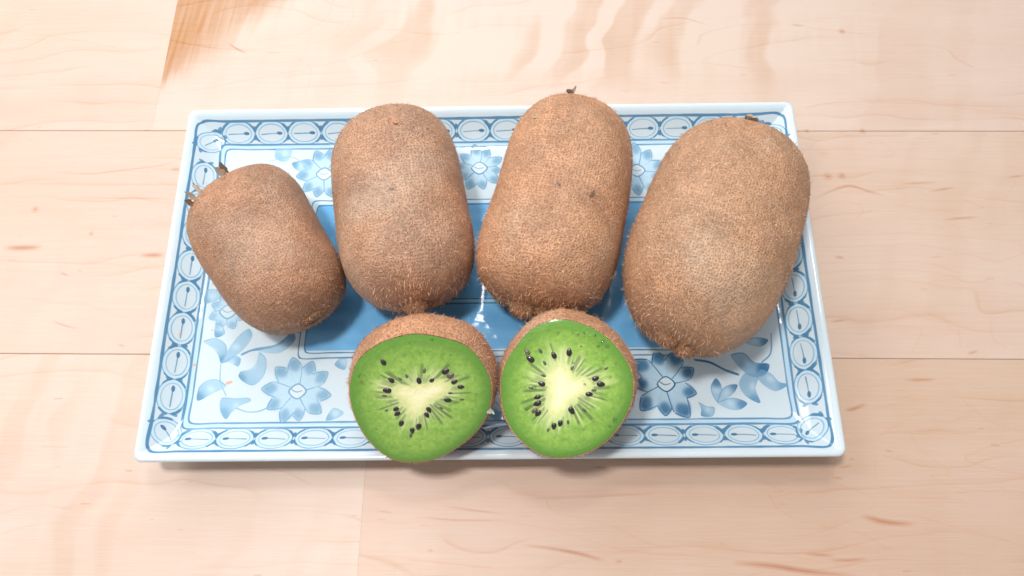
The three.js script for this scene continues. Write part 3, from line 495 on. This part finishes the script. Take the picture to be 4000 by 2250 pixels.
function kiwi({ seed, x, z, L, R, yaw, tilt, asym, n1, n2, bend, label, tint, comb = 0.3, hairy = 1 }) {
  const t = thing('kiwi_fruit', label, 'kiwi', [x, BASE, z], yaw, 'whole kiwis on the plate');
  const ct = Math.cos(tilt), st = Math.sin(tilt);
  const raw = (s, th) => {                                   // s from -1 (blossom end, towards the viewer) to 1 (stem end)
    const prof = Math.pow(Math.max(0, 1 - Math.pow(Math.abs(s), s > 0 ? n1 : n2)), 1 / 2.1) * (1 - asym * s);
    const c = Math.cos(th), q = Math.sin(th), sq = Math.pow(Math.pow(Math.abs(c), 2.25) + Math.pow(Math.abs(q), 2.25), -1 / 2.25);
    const lump = 1 + 0.035 * (noise(s * 2.2 + 9, (th / 6.2832) * 6, seed, 0, 6) - 0.5) + 0.016 * (noise(s * 6 + 9, (th / 6.2832) * 14, seed + 1, 0, 14) - 0.5);
    const r = prof * R * sq * lump;
    let py = r * 0.95 * c, px = r * q + bend * (s * s - 0.4), pz = (-s * L) / 2;
    const dim = Math.exp(-((1 - Math.abs(s)) / 0.02)) * 0.0006 * sg(s); pz += dim * 0;
    return V(px, ct * py - st * pz, st * py + ct * pz);
  };
  let low = 1; for (let i = 0; i <= 60; i++) for (let j = 0; j < 60; j++) low = Math.min(low, raw(Math.sin((i / 60 - 0.5) * Math.PI), (j / 60) * 2 * Math.PI).y);
  const at = (u, v) => { const p = raw(Math.sin((u - 0.5) * Math.PI), v * 2 * Math.PI); p.y -= low; return p; };
  const reps = Math.max(2, Math.round((2 * Math.PI * R) / TILE));
  const g = orient(gridSurface(72, 112, at, (u, v) => [v * reps + seed * 0.37, (Math.sin((u - 0.5) * Math.PI) * L * 0.5 + 0.12 * L * (u - 0.5)) / TILE + seed * 0.21], true), (p) => V(p.x, p.y - 0.02, p.z));
  patches(g, seed);
  part('skin', g, skinMat(tint), t);
  const axis = V(0, st * 1, -ct).normalize();                // towards the stem end
  const tip = at(0.0005, 0), top = at(0.9995, 0);
  const hue = new THREE.Color(...tint);
  fuzz(g, t, seed * 101, 0.85, (p, n, rr) => {
    const e = clamp(p.clone().sub(tip).length() / (R * 1.35)), near = 1 - smooth(0.35, 1, e), f = noise(p.x * 260 + 50, p.z * 260 + 50 + p.y * 90, seed + 9), a = (f - 0.5) * 5 + comb * Math.PI + (rr() - 0.5) * 1.1;
    const side = V().crossVectors(n, axis), dir = axis.clone().multiplyScalar(-Math.sin(a)).addScaledVector(side, Math.cos(a));
    const patch = smooth(0.3, 0.75, noise(p.x * 90 + 20, p.z * 90 + p.y * 60 + 20, seed + 10)), rub = rubbed(p.x, p.y, p.z, seed), long = rr() < (0.12 + 0.4 * near + 0.34 * patch) * (1 - 0.85 * rub);
    return { dir: rr() < 0.4 * near ? axis.clone().negate().addScaledVector(side, rr() - 0.5) : dir, stand: 0.12 + 0.6 * rr() * rr() + 0.55 * near * rr() + (rr() < 0.3 ? 0.55 + 0.4 * rr() : 0), len: (long ? 0.0009 + 0.0010 * rr() : (0.0005 + 0.0006 * rr()) * (1 - 0.4 * rub)) * hairy * (1 + 0.2 * near), thick: (long ? 0.00017 : 0.00011) + 0.00009 * rr(), tint: hue, bright: long && rr() < 0.45 };
  });
  return { t, at, tip, top, axis, g };
}
const dryMat = new THREE.MeshStandardMaterial({ color: new THREE.Color(0.42, 0.32, 0.23), roughness: 0.85 }), darkDry = new THREE.MeshStandardMaterial({ color: new THREE.Color(0.13, 0.085, 0.06), roughness: 0.9 }), nubMat = new THREE.MeshStandardMaterial({ color: new THREE.Color(0.24, 0.12, 0.058), roughness: 0.85 });
// a dry curled scale: a thin bent strip with thickness, from a to b
function scale(a, b, width, curl, seed) {
  const d = b.clone().sub(a), L = d.length(), y = d.clone().normalize(), up = Math.abs(y.y) > 0.85 ? V(0, 0, 1) : V(0, 1, 0), x = V().crossVectors(y, up).normalize(), z = V().crossVectors(x, y), R = rng(seed), j = R() * 9;
  return orient(gridSurface(8, 12, (u, v) => {
    const th = v * 2 * Math.PI, w = width * Math.pow(Math.max(0.02, Math.sin(Math.PI * (0.16 + 0.82 * u))), 0.7) * (u < 0.01 || u > 0.99 ? 0.15 : 1) * (0.65 + 0.7 * noise(u * 5, j, 3)), c = Math.cos(th) * 0.5 * w + (noise(u * 3, j + 5, 4) - 0.5) * width * 0.6, q = Math.sin(th) * 0.00016;
    return a.clone().addScaledVector(y, L * u).addScaledVector(x, c).addScaledVector(z, q + curl * u * u * L + 3.2 * c * c / (width + 1e-6) * 0.35);
  }, (u, v) => [u, v], true), (p) => p.clone().sub(a.clone().add(b).multiplyScalar(0.5)));
}
function lump(at, r, seed, flat = V(1, 1, 1)) {
  return orient(gridSurface(14, 20, (u, v) => { const th = v * 2 * Math.PI, ph = u * Math.PI, k = r * (0.75 + 0.5 * noise(u * 4 + 3, v * 6, seed, 0, 6)); return V(Math.sin(ph) * Math.cos(th) * k * flat.x + at.x, Math.cos(ph) * k * flat.y + at.y, Math.sin(ph) * Math.sin(th) * k * flat.z + at.z); }, (u, v) => [u, v], true), (p) => p.clone().sub(at));
}
const K1 = kiwi({ seed: 1, x: -0.0765, z: -0.0003, L: 0.0604, R: 0.0209, yaw: 0.5927, tilt: 0.0833, asym: -0.0743, n1: 4.7, n2: 4.4, bend: 0.0017, tint: [0.86, 0.78, 0.75], comb: 0.1, hairy: 0.75, label: 'smallest whole kiwi, tilted at the left plate end, dried sepals at its top' });
const K2 = kiwi({ seed: 2, x: -0.0304, z: -0.0168, L: 0.0756, R: 0.0233, yaw: 0.1855, tilt: 0.027, asym: 0.0321, n1: 4.15, n2: 3.95, bend: 0.0005, tint: [0.93, 0.88, 0.88], comb: 0.4, label: 'brown whole kiwi second from the left, just behind the left cut half' });
const K3 = kiwi({ seed: 3, x: 0.0251, z: -0.018, L: 0.0806, R: 0.0236, yaw: -0.2275, tilt: 0.0408, asym: 0.0758, n1: 4.27, n2: 5.0, bend: -0.0012, tint: [1.03, 0.93, 0.85], comb: 0.15, label: 'golden brown whole kiwi whose stem stub overhangs the far plate rim' });
const K4 = kiwi({ seed: 4, x: 0.0785, z: -0.0046, L: 0.0872, R: 0.027, yaw: -0.3947, tilt: -0.0768, asym: 0.0238, n1: 3.92, n2: 2.73, bend: 0.0008, tint: [0.97, 0.92, 0.87], comb: 0.0, label: 'largest whole kiwi, broad and bristly, at the right plate end' });
// ends of the fruit
{
  const k = K1, c = k.top, out = k.axis;
  const on = (a, b) => { const th = a, s = b; return k.at(s, th); };
  for (const [u, v, dx, dy, dz, w, curl, m, sd] of [[0.85, 0.0, -0.0010, 0.0026, -0.0012, 0.0026, 0.25, dryMat, 5], [0.86, 0.015, -0.0004, 0.0018, -0.0026, 0.0026, 0.15, darkDry, 6], [0.81, -0.085, -0.0008, 0.0020, -0.0018, 0.0017, -0.2, dryMat, 7], [0.78, -0.115, -0.0018, 0.0014, -0.0004, 0.0022, 0.5, nubMat, 8], [0.79, -0.1, -0.0020, 0.0024, -0.0016, 0.0018, 0.4, dryMat, 9]]) {
    const a = k.at(u, v); part('dried_sepal', scale(a.clone().addScaledVector(out, -0.0008), a.clone().add(V(dx, dy, dz)).addScaledVector(out, 0.0012), w, curl, sd), m, k.t);
  }
  const b = k.tip; const ring = new THREE.TorusGeometry(0.0034, 0.0013, 10, 30), rp = ring.attributes.position;
  for (let i = 0; i < rp.count; i++) { const q = 0.75 + 0.5 * noise(rp.getX(i) * 900 + 40, rp.getY(i) * 900 + 40, 91); rp.setXYZ(i, rp.getX(i) * (0.9 + 0.2 * q), rp.getY(i) * (0.62 + 0.2 * q), rp.getZ(i) * q); }
  ring.computeVertexNormals(); const rg = ring.rotateX(0.12).translate(b.x, b.y + 0.0022, b.z - 0.0008); part('blossom_end', rg, nubMat, k.t);
  fuzz(rg, k.t, 95, 2.2, (p, n, rr) => ({ dir: V(rr() - 0.5, rr() - 0.4, 0.5), stand: 0.4 + 0.7 * rr(), len: 0.0007 + 0.0008 * rr(), thick: 0.00014 + 0.00008 * rr() }));
  part('blossom_scar', lump(V(b.x, b.y + 0.002, b.z - 0.0016), 0.0028, 12, V(1, 1, 0.5)), darkDry, k.t);
}
for (const [k, r, sd, dx, dy, dz] of [[K2, 0.0028, 21, -0.0004, 0.0028, 0.0004], [K3, 0.0031, 22, -0.0026, 0.0018, 0.0010], [K3, 0.0022, 25, 0.0034, 0.0010, 0.0004], [K4, 0.0031, 23, -0.0034, 0.0008, -0.0008], [K4, 0.0029, 26, 0.0026, -0.001, 0.0]]) {
  const b = k.tip, c = V(b.x + dx, b.y + dy, b.z + dz), g = lump(c, r, sd, V(1.25, 1, 0.85)); part('blossom_end', g, nubMat, k.t);
  fuzz(g, k.t, sd * 7, 3, (p, n, rr) => ({ dir: V(rr() - 0.5, rr() - 0.6, 0.5), stand: 0.5 + 0.8 * rr(), len: 0.0008 + 0.0009 * rr(), thick: 0.00014 + 0.00008 * rr() }));
}
{
  const c = K3.at(0.87, -0.045).add(V(0, -0.0002, 0.0001)), s = K4.at(0.82, -0.03);
  part('stem_stub', lump(c.clone().add(V(-0.0005, 0.0004, -0.0008)), 0.0009, 31, V(1.6, 0.8, 0.9)), darkDry, K3.t); part('dried_sepal', scale(c.clone().add(V(0.0006, 0, -0.0004)), c.clone().add(V(0.0016, 0.0026, -0.0022)), 0.0012, 0.2, 32), dryMat, K3.t);
  part('stem_stub', lump(s.clone().add(V(0, 0.0002, -0.0002)), 0.0013, 33, V(1.8, 0.8, 0.8)), darkDry, K4.t); part('dried_sepal', scale(s.clone().add(V(-0.002, 0.0004, -0.0004)), s.clone().add(V(0.0018, 0.0012, -0.001)), 0.0016, 0.1, 34), dryMat, K4.t);
  // flakes and lint caught on the skins
  const put = (k, u, v, m, name, L, w, ang, sd) => { const p = k.at(u, v), q = p.clone().add(V(Math.cos(ang) * L, 0.0004, Math.sin(ang) * L)); part(name, scale(p.add(V(0, 0.0005, 0)), q.add(V(0, 0.0003, 0)), w, 0.15, sd), m, k.t); };
  const orange = new THREE.MeshStandardMaterial({ color: new THREE.Color(0.5, 0.22, 0.1), roughness: 0.7 }), grey = new THREE.MeshStandardMaterial({ color: new THREE.Color(0.24, 0.19, 0.165), roughness: 0.9 });
  put(K2, 0.7, 0.02, orange, 'skin_flake', 0.0022, 0.0012, 0.8, 41); put(K2, 0.47, -0.01, grey, 'lint', 0.0019, 0.0006, 0.1, 42);
  put(K3, 0.68, -0.11, dryMat, 'skin_flake', 0.0022, 0.0013, -0.3, 43); put(K3, 0.48, -0.01, grey, 'lint', 0.0022, 0.0007, 0.7, 44); put(K3, 0.46, 0.07, darkDry, 'lint', 0.0026, 0.0009, -1.2, 45);
}
// ------------------------------------------------------------------ cut halves
function half({ seed, C, el, az, outline, core, seeds, sunk, hollow, depth, label, tint }) {
  const t = thing('kiwi_half', label, 'kiwi half', [C[0], BASE, C[2]], 0, 'cut kiwi halves at the front of the plate');
  const n = V(Math.sin(az) * Math.cos(el), Math.sin(el), Math.cos(az) * Math.cos(el)), u = V().crossVectors(V(0, 1, 0), n).normalize(), v = V().crossVectors(n, u);
  const F = new THREE.Matrix4().makeBasis(u, v, n).setPosition(0, C[1] - BASE, 0);
  const NA = 160, O = closedCurve(outline, NA).map((p) => p.multiplyScalar(0.001));
  const cen = O.reduce((a, p) => a.add(p), V()).multiplyScalar(1 / NA);
  const ringAt = (a) => { const f = (((a % 1) + 1) % 1) * NA, i = Math.floor(f); return O[i % NA].clone().lerp(O[(i + 1) % NA], f - i); };
  const body = (s, a) => {                                   // s 0 at the cut .. 1 at the pole
    const k = Math.pow(Math.max(0, 1 - Math.pow(s, 2.6)), 1 / 2.1) * (1 + 0.08 * Math.sin(Math.PI * Math.min(s * 1.6, 1))) * (1 + 0.02 * smooth(0, 0.2, s) * (noise(s * 3, a * 7, seed, 0, 7) - 0.5));
    const p = ringAt(a); return V(p.x * k, p.y * k, -depth * s).applyMatrix4(F);
  };
  const lip = gridSurface(2, 120, (q, a) => { const p = ringAt(a), k = lerp(1, 0.955, q); return V(p.x * k, p.y * k, 0.00012 * Math.sin(Math.PI * q) - 0.0004 * q * q).applyMatrix4(F); }, (q, a) => [a * 4 + seed * 0.3, -q * 0.03], true);
  const axis = n.clone(), shell = orient(gridSurface(56, 120, (q, a) => body(Math.sin((q * Math.PI) / 2), a), (q, a) => [a * 4 + seed * 0.3, (q * 1.2 * depth) / TILE], true), (p) => p.clone().sub(V(0, C[1] - BASE, 0).addScaledVector(n, -depth * 0.4)));
  const g = mergeGeometries([shell, orient(lip, () => n)]);
  patches(g, seed);
  part('skin', g, skinMat(tint), t);
  fuzz(shell, t, seed * 131, 1.3, (p, nn, rr) => {
    const f = noise(p.x * 300 + 40, p.z * 300 + p.y * 200 + 40, seed + 4), a = (f - 0.5) * 5 + (rr() - 0.5), side = V().crossVectors(nn, axis), dir = axis.clone().multiplyScalar(0.5 + Math.sin(a)).addScaledVector(side, Math.cos(a));
    return { dir, stand: 0.2 + 0.55 * rr() + (rr() < 0.35 ? 0.6 : 0), len: 0.0006 + 0.0013 * rr() * rr() + (rr() < 0.15 ? 0.0007 : 0), thick: 0.00012 + 0.0001 * rr() };
  });
  // flesh: one colour map in face millimetres
  const E = 27, NT = 1024, mm = (p) => (p * 2 * E) / NT - E, coreP = closedCurve(core, 90), Om = O.map((p) => V(p.x * 1000, p.y * 1000, 0));
  const cc = coreP.reduce((a, p) => a.add(p), V()).multiplyScalar(1 / 90);
  const radial = (poly, c0, bins = 360) => { const r = new Float32Array(bins).fill(0), P = poly.concat([poly[0]]); for (let i = 0; i < poly.length; i++) for (let k = 0; k < 24; k++) { const q = P[i].clone().lerp(P[i + 1], k / 24).sub(c0), b = Math.floor(((Math.atan2(q.y, q.x) / (2 * Math.PI) + 1) % 1) * bins); r[b] = Math.max(r[b], Math.hypot(q.x, q.y)); } for (let k = 0; k < 2; k++) for (let b = 0; b < bins; b++) if (!r[b]) r[b] = r[(b + bins - 1) % bins]; return (a) => { const f = ((a / (2 * Math.PI)) % 1 + 1) % 1 * bins, i = Math.floor(f); return lerp(r[i % bins], r[(i + 1) % bins], f - i); }; };
  const coreRaw = radial(coreP, cc), coreR = (a) => { let t = 0; for (let i = -4; i <= 4; i++) t += coreRaw(a + i * 0.065); return t / 9; }, outR = radial(Om, cc);
  let coreAvg = 0; for (let i = 0; i < 60; i++) coreAvg += coreR((i * Math.PI) / 30) / 60;
  const R = rng(seed * 9), spokes = []; for (let i = 0; i < 42; i++) spokes.push([(i + 0.7 * (R() - 0.5)) / 42, R(), R(), R()]);
  const look = (px, py) => {
    const X = mm(px), Y = mm(py), dx = X - cc.x, dy = Y - cc.y, a = Math.atan2(dy, dx), r = Math.hypot(dx, dy), rc = lerp(coreAvg, coreR(a), smooth(0.5, 5.5, r)), ro = outR(a), d = r - rc, f = clamp(d / Math.max(2, ro - rc));
    const an = (a / (2 * Math.PI) + 1) % 1, fi = an * 42 + 0.5 * (noise(an * 42, 2, seed + 8, 42, 0) - 0.5), i0 = Math.floor(fi), sp = spokes[((i0 % 42) + 42) % 42], off = Math.abs(fi - i0 - 0.5) * 2 * (r * 0.15) * 0.5;   // mm from the middle of this spoke
    const g0 = fbm(X * 0.42 + 50, Y * 0.42 + 50, seed + 3, 2), g1 = noise(X * 1.1 + 50, Y * 1.1 + 50, seed), g2 = noise(X * 3.4 + 50, Y * 3.4 + 50, seed + 1), g3 = noise(X * 8 + 90, Y * 8 + 90, seed + 2);
    const mot = 0.6 * (g0 - 0.5) + 0.6 * (g1 - 0.5) + 0.45 * (g2 - 0.5) + 0.25 * (g3 - 0.5);
    let c = [lerp(0.345, 0.225, smooth(0.05, 0.95, f)) * (1 + 0.6 * mot), lerp(0.55, 0.40, smooth(0.05, 0.95, f)) * (1 + 0.36 * mot), lerp(0.115, 0.065, smooth(0.05, 0.8, f)) * (1 + 0.7 * mot)];
    const mix = (k, q) => { c = c.map((w, i) => lerp(w, k[i], q)); };
    // pale fibres that run out from the core
    const fib = noise(an * 96, r * 0.1, seed + 5, 96, 0), lenF = 4.5 + 7.5 * noise(an * 40, 3, seed + 6, 40, 0);
    mix([0.70, 0.78, 0.33], 0.85 * smooth(0.4, 0.72, fib) * (1 - smooth(lenF * 0.3, lenF, d)) * smooth(-0.5, 0.5, d));
    mix([0.68, 0.75, 0.35], 0.66 * (1 - smooth(0.6, 7.5, d)));
    // dark green chambers around the seeds
    const l0 = 0.5 + 2.0 * sp[1], l1 = l0 + 3.6 + 4.6 * sp[2], wd = 0.34 + 0.3 * sp[3], ch = smooth(l0 - 0.4, l0 + 0.5, d) * (1 - smooth(l1 - 1.5, l1 + 0.4, d)) * (1 - smooth(wd * 0.45, wd * 1.15, off));
    mix([0.125, 0.175, 0.06], ch * (sp[3] < 0.2 ? 0.15 : 0.42 + 0.4 * sp[2]));
    mix([0.82, 0.80, 0.36], 1 - smooth(-1.6, 2.6, d + 2.4 * (fib - 0.5))); mix([0.97, 0.92, 0.56], 1 - smooth(-4.2, 0.4, d + 1.2 * (fib - 0.5)));
    // green bleeds darker under the skin
    const e = ro - r; mix([0.105, 0.27, 0.03], 0.9 * (1 - smooth(0.2, 4.2 + 3.6 * g0, e))); mix([0.10, 0.15, 0.03], 0.75 * (1 - smooth(0.1, 0.55, e)));
    return c;
  };
  const [cv] = canvasOf(NT, NT, (x, y) => look(x, NT - 1 - y));
  const map = colorTex(cv);
  const wet = heightTex(512, 512, (x, y) => { const X = x / 512, Y = y / 512; return 0.2 + 0.05 * (noise(X * 60, Y * 60, seed + 31) - 0.5) + 0.07 * (noise(X * 190, Y * 190, seed + 33) - 0.5) + 0.75 * smooth(0.74, 0.9, noise(X * 95, Y * 95, seed + 32)) * smooth(0.4, 0.7, noise(X * 9, Y * 9, seed + 34)); });
  const fleshMat = new THREE.MeshPhysicalMaterial({ map, roughness: 0.28, bumpMap: wet, bumpScale: 0.00008, ior: 1.38, clearcoat: 0.8, clearcoatRoughness: 0.12 });
  const dome = (x, y, e) => 0.0007 * Math.sqrt(clamp(e / 0.0024)) - 0.00005 + 0.00022 * (fbm(x * 420 + 20, y * 420 + 20, seed + 40, 3) - 0.5) * clamp(e / 0.003);
  const zAt = (x, y) => { const a = Math.atan2(y - cc.y / 1000, x - cc.x / 1000), e = outR(a) / 1000 - Math.hypot(x - cc.x / 1000, y - cc.y / 1000); return dome(x, y, Math.max(0, e)); };
  const fleshAt = (q, a) => { const p = ringAt(a), c0 = V(cc.x / 1000, cc.y / 1000, 0), k = q; const x = lerp(c0.x, p.x * 0.982, k), y = lerp(c0.y, p.y * 0.982, k); return V(x, y, zAt(x, y)).applyMatrix4(F); };
  const inv = F.clone().invert(), uvOf = (P) => { const p = P.clone().applyMatrix4(inv); return [(p.x * 1000 + E) / (2 * E), (p.y * 1000 + E) / (2 * E)]; };
  const coreQ = (a) => { const p = ringAt(a), an = Math.atan2(p.y * 1000 - cc.y, p.x * 1000 - cc.x), L = Math.hypot(p.x * 982 - cc.x, p.y * 982 - cc.y); return clamp((coreR(an) * 0.8) / L, 0.05, 0.8); };
  const flesh = part('flesh', orient(gridSurface(60, 140, (q, a) => fleshAt(lerp(coreQ(a), 1, q), a), (q, a) => uvOf(fleshAt(lerp(coreQ(a), 1, q), a)), true), () => n), fleshMat, t);
  part('core', orient(gridSurface(16, 140, (q, a) => fleshAt(coreQ(a) * q, a), (q, a) => uvOf(fleshAt(coreQ(a) * q, a)), true), () => n), fleshMat, t);
  const black = new THREE.MeshPhysicalMaterial({ color: new THREE.Color(0.016, 0.011, 0.009), roughness: 0.35, clearcoat: 0.8, clearcoatRoughness: 0.15 }), brown = new THREE.MeshPhysicalMaterial({ color: new THREE.Color(0.13, 0.085, 0.07), roughness: 0.4, clearcoat: 0.6, clearcoatRoughness: 0.2 });
  const seedGeo = orient(gridSurface(14, 20, (q, a) => { const ph = q * Math.PI, th = a * 2 * Math.PI, w = Math.sin(ph) * (1 - 0.22 * Math.cos(ph)); return V(Math.cos(ph) * 0.00122, Math.cos(th) * w * 0.00082, Math.sin(th) * w * 0.0005); }, (q, a) => [q, a], true), (p) => p.clone());
  seeds.forEach(([sx, sy], i) => {
    const x = sx / 1000, y = sy / 1000, rot = Math.atan2(sy - cc.y, sx - cc.x) + (R() - 0.5) * 0.5, k = 0.86 + 0.3 * R(), sunk = R() * 0.0003;
    const m = part('seed', seedGeo, hollow.includes(i) ? brown : black, flesh);
    m.applyMatrix4(new THREE.Matrix4().multiplyMatrices(F, new THREE.Matrix4().makeTranslation(x, y, zAt(x, y) + 0.00008 - sunk)).multiply(new THREE.Matrix4().makeRotationZ(rot)).multiply(new THREE.Matrix4().makeScale(k, k, 1)));
  });
  const sunkMat = new THREE.MeshPhysicalMaterial({ color: new THREE.Color(0.10, 0.115, 0.062), roughness: 0.4, clearcoat: 0.5, clearcoatRoughness: 0.2 });   // seeds just under the cut, seen through flesh
  sunk.forEach(([sx, sy]) => {
    const x = sx / 1000, y = sy / 1000, rot = Math.atan2(sy - cc.y, sx - cc.x) + (R() - 0.5) * 0.3, k = 0.7 + 0.3 * R();
    part('seed', seedGeo, sunkMat, flesh).applyMatrix4(new THREE.Matrix4().multiplyMatrices(F, new THREE.Matrix4().makeTranslation(x, y, zAt(x, y) - 0.00034 * k)).multiply(new THREE.Matrix4().makeRotationZ(rot)).multiply(new THREE.Matrix4().makeScale(k * 1.1, k * 0.85, k)));
  });
  return { t, F, zAt, outR, cc, R, flesh };
}
const HALF1 = half({ seed: 5, C: [-0.01916, 0.04214, 0.0529], el: 0.8552, az: 0, depth: 0.034, tint: [1.08, 0.94, 0.86], hollow: [6], sunk: [[-6.1,6.0],[-11.4,-0.0],[-4.0,7.1],[1.7,8.9],[9.6,1.1],[13.1,-1.1],[6.5,-4.3],[-11.0,-5.3],[-3.7,-14.4]],
  outline: [[-1.4,21.3],[3.2,21],[8.5,19.9],[14.1,17.9],[17.9,14.5],[20.5,10.3],[22.2,5.6],[22.5,0.3],[21.7,-4.6],[19.4,-10],[16.1,-14.6],[11.2,-18.9],[6.3,-22.2],[0.9,-24.4],[-4.4,-24.9],[-10.1,-23.8],[-14,-21],[-18.1,-15.9],[-20.5,-10.8],[-22.1,-4.9],[-22.4,1.7],[-21.3,7],[-19.2,11.8],[-15.5,15.6],[-10.7,18.6],[-6,20.3]],
  core: [[-8.5,3.6],[-5.4,3.2],[-2.3,2.3],[0.9,3.2],[4,4.1],[7.2,5.5],[8.7,3.7],[7.8,1.1],[5.1,0.2],[2.2,-1.6],[0.6,-4.3],[-1.5,-7],[-3.1,-6.1],[-4.1,-3.5],[-6.3,0.1],[-8.2,1.8]],
  seeds: [[-10.9,11.7],[-8.8,5.5],[-10.3,1.9],[-0.2,5.4],[3.9,5.6],[8.2,8.6],[9.7,7.2],[10.8,5.1],[12.8,3.3],[8.6,-1.4],[2.5,-4.9],[1.8,-6.8],[-7.9,-4.7],[-7.6,-6.4],[-6.5,-9.9],[-3.1,-12.4],[-1,-11]],
  label: 'left green cut half, lone seed at upper left, broad brown skin showing behind' });
const HALF2 = half({ seed: 6, C: [0.02619, 0.04303, 0.0506], el: 1.0647, az: -0.1745, depth: 0.034, tint: [1.1, 0.98, 0.9], hollow: [1, 12], sunk: [[-7.6,3.0],[11.3,8.7],[8.9,1.2],[-7.8,7.0],[1.0,7.0],[-3.2,-14.3],[-10.8,-1.7],[6.9,-5.8],[2.6,-10.7],[-9.8,10.7]],
  outline: [[-5.9,21.5],[-2,21.8],[2.7,21.2],[7.2,19.8],[12,17.1],[16.1,13.4],[19.1,9.5],[20.6,5],[21,0.2],[20.1,-4.9],[18.3,-9.8],[15.2,-15],[10.8,-19.2],[6,-21.8],[1.5,-23.1],[-3.4,-23.2],[-8.5,-21.2],[-13,-18.3],[-16.4,-14.4],[-18.8,-9.8],[-20.2,-4.3],[-20.6,1],[-19.6,6.1],[-17.8,10.1],[-15.1,15],[-11.3,18.9]],
  core: [[-4.1,6.1],[-2.5,8],[-0.6,5.9],[2.3,3.2],[6.4,4],[6.8,2],[4.8,-0.4],[2.1,-3],[0.6,-5.7],[-0.5,-8.8],[-2.8,-9.3],[-4,-7],[-3.7,-3.7],[-4.6,-0.5],[-5.8,1.7],[-5,3.9]],
  seeds: [[-12.3,7.4],[-13.6,9.4],[-5.3,9.9],[-0.8,11.7],[8.6,4.9],[10.5,3.4],[7.5,-0.4],[3,-6.6],[0.2,-11.4],[-1.6,-12.6],[-8.2,-4.3],[-7.9,-6.3],[-8.4,-8.8],[-7.6,0.2],[-7.2,-9.5]],
  label: 'right green cut half, wet and glistening with beads of juice' });
// beads of juice standing on the wet flesh
const juice = new THREE.MeshPhysicalMaterial({ color: 0xffffff, transmission: 1, roughness: 0.03, ior: 1.34, thickness: 0.001 });
const drop = new THREE.SphereGeometry(1, 16, 12);
function beads(H, list) { for (const [x, y, r] of list) { const m = part('juice_bead', drop, juice, H.flesh); m.applyMatrix4(new THREE.Matrix4().multiplyMatrices(H.F, new THREE.Matrix4().makeTranslation(x / 1000, y / 1000, H.zAt(x / 1000, y / 1000))).multiply(new THREE.Matrix4().makeScale(r / 1000, r / 1000, (r * 0.55) / 1000))); } }
beads(HALF2, [[16.8, -7.2, 0.75], [15.8, -3.5, 0.45], [15.6, -9.4, 0.4], [9, 16.5, 0.8], [10.3, 15.6, 0.5], [-9.5, -1.5, 0.6], [-11, -8.6, 0.6], [-7, -9.8, 0.45], [1, 17.4, 0.4], [6, 18.3, 0.45], [2.5, 14, 0.4], [-5, 17, 0.45], [-12.5, -1.8, 0.45], [5.6, 2.4, 0.45], [13, 6.2, 0.4], [-13.8, 8.4, 0.5], [-12, 6.6, 0.4], [1, 8.6, 0.4], [7.6, 15.2, 0.4], [13.8, 10.4, 0.35]]);
beads(HALF1, [[-18.4, 7, 0.7], [-17.9, 4.6, 0.55], [4.4, 19.2, 0.5], [-9.5, -2.5, 0.4], [-4, 14, 0.3], [10, 14.2, 0.3], [-14.6, -12, 0.3]]);
for (const [H, n, sd] of [[HALF2, 26, 81], [HALF1, 6, 82]]) {
  const r = rng(sd), list = [];
  while (list.length < n) { const x = -19 + 38 * r(), y = -21 + 42 * r(), e = H.outR(Math.atan2(y - H.cc.y, x - H.cc.x)) - Math.hypot(x - H.cc.x, y - H.cc.y); if (e > 1 && Math.hypot(x, y) > 6 && noise(x / 5 + 20, y / 5 + 20, sd) + 0.018 * y > 0.45) list.push([x, y, 0.2 + 0.25 * r() * r()]); }
  beads(H, list);
}
{ // a shred of pale flesh stuck at the right edge of the left half
  const a = V(20.6, -5.6, 0.4).multiplyScalar(0.001).applyMatrix4(HALF1.F), b = V(23.2, -6.2, 0.3).multiplyScalar(0.001).applyMatrix4(HALF1.F);
  part('flesh_shred', scale(a, b, 0.0016, 0.1, 71), new THREE.MeshPhysicalMaterial({ color: new THREE.Color(0.5, 0.52, 0.36), roughness: 0.3, transmission: 0.3 }), HALF1.t);
}
// specks of skin hair fallen on the blue field
for (const [px, pz, L, w, ang, label] of [[-8.5, 20.5, 2.4, 0.7, -0.15, 'dark hair fleck on the blue field, just right of the left cut half top'], [-2.2, 27.6, 1.0, 0.8, 0.3, 'tiny dark crumb on the blue field in the gap between both cut halves']]) {
  const t = thing('hair_fleck', label, 'crumb', [px / 1000, 0.0102, pz / 1000]);
  part('fleck', scale(V(0, 0.0003, 0), V(Math.cos(ang) * L / 1000, 0.0005, Math.sin(ang) * L / 1000), w / 1000, 0.1, 90 + L * 10), darkDry, t);
}
renderer.render(scene, camera);
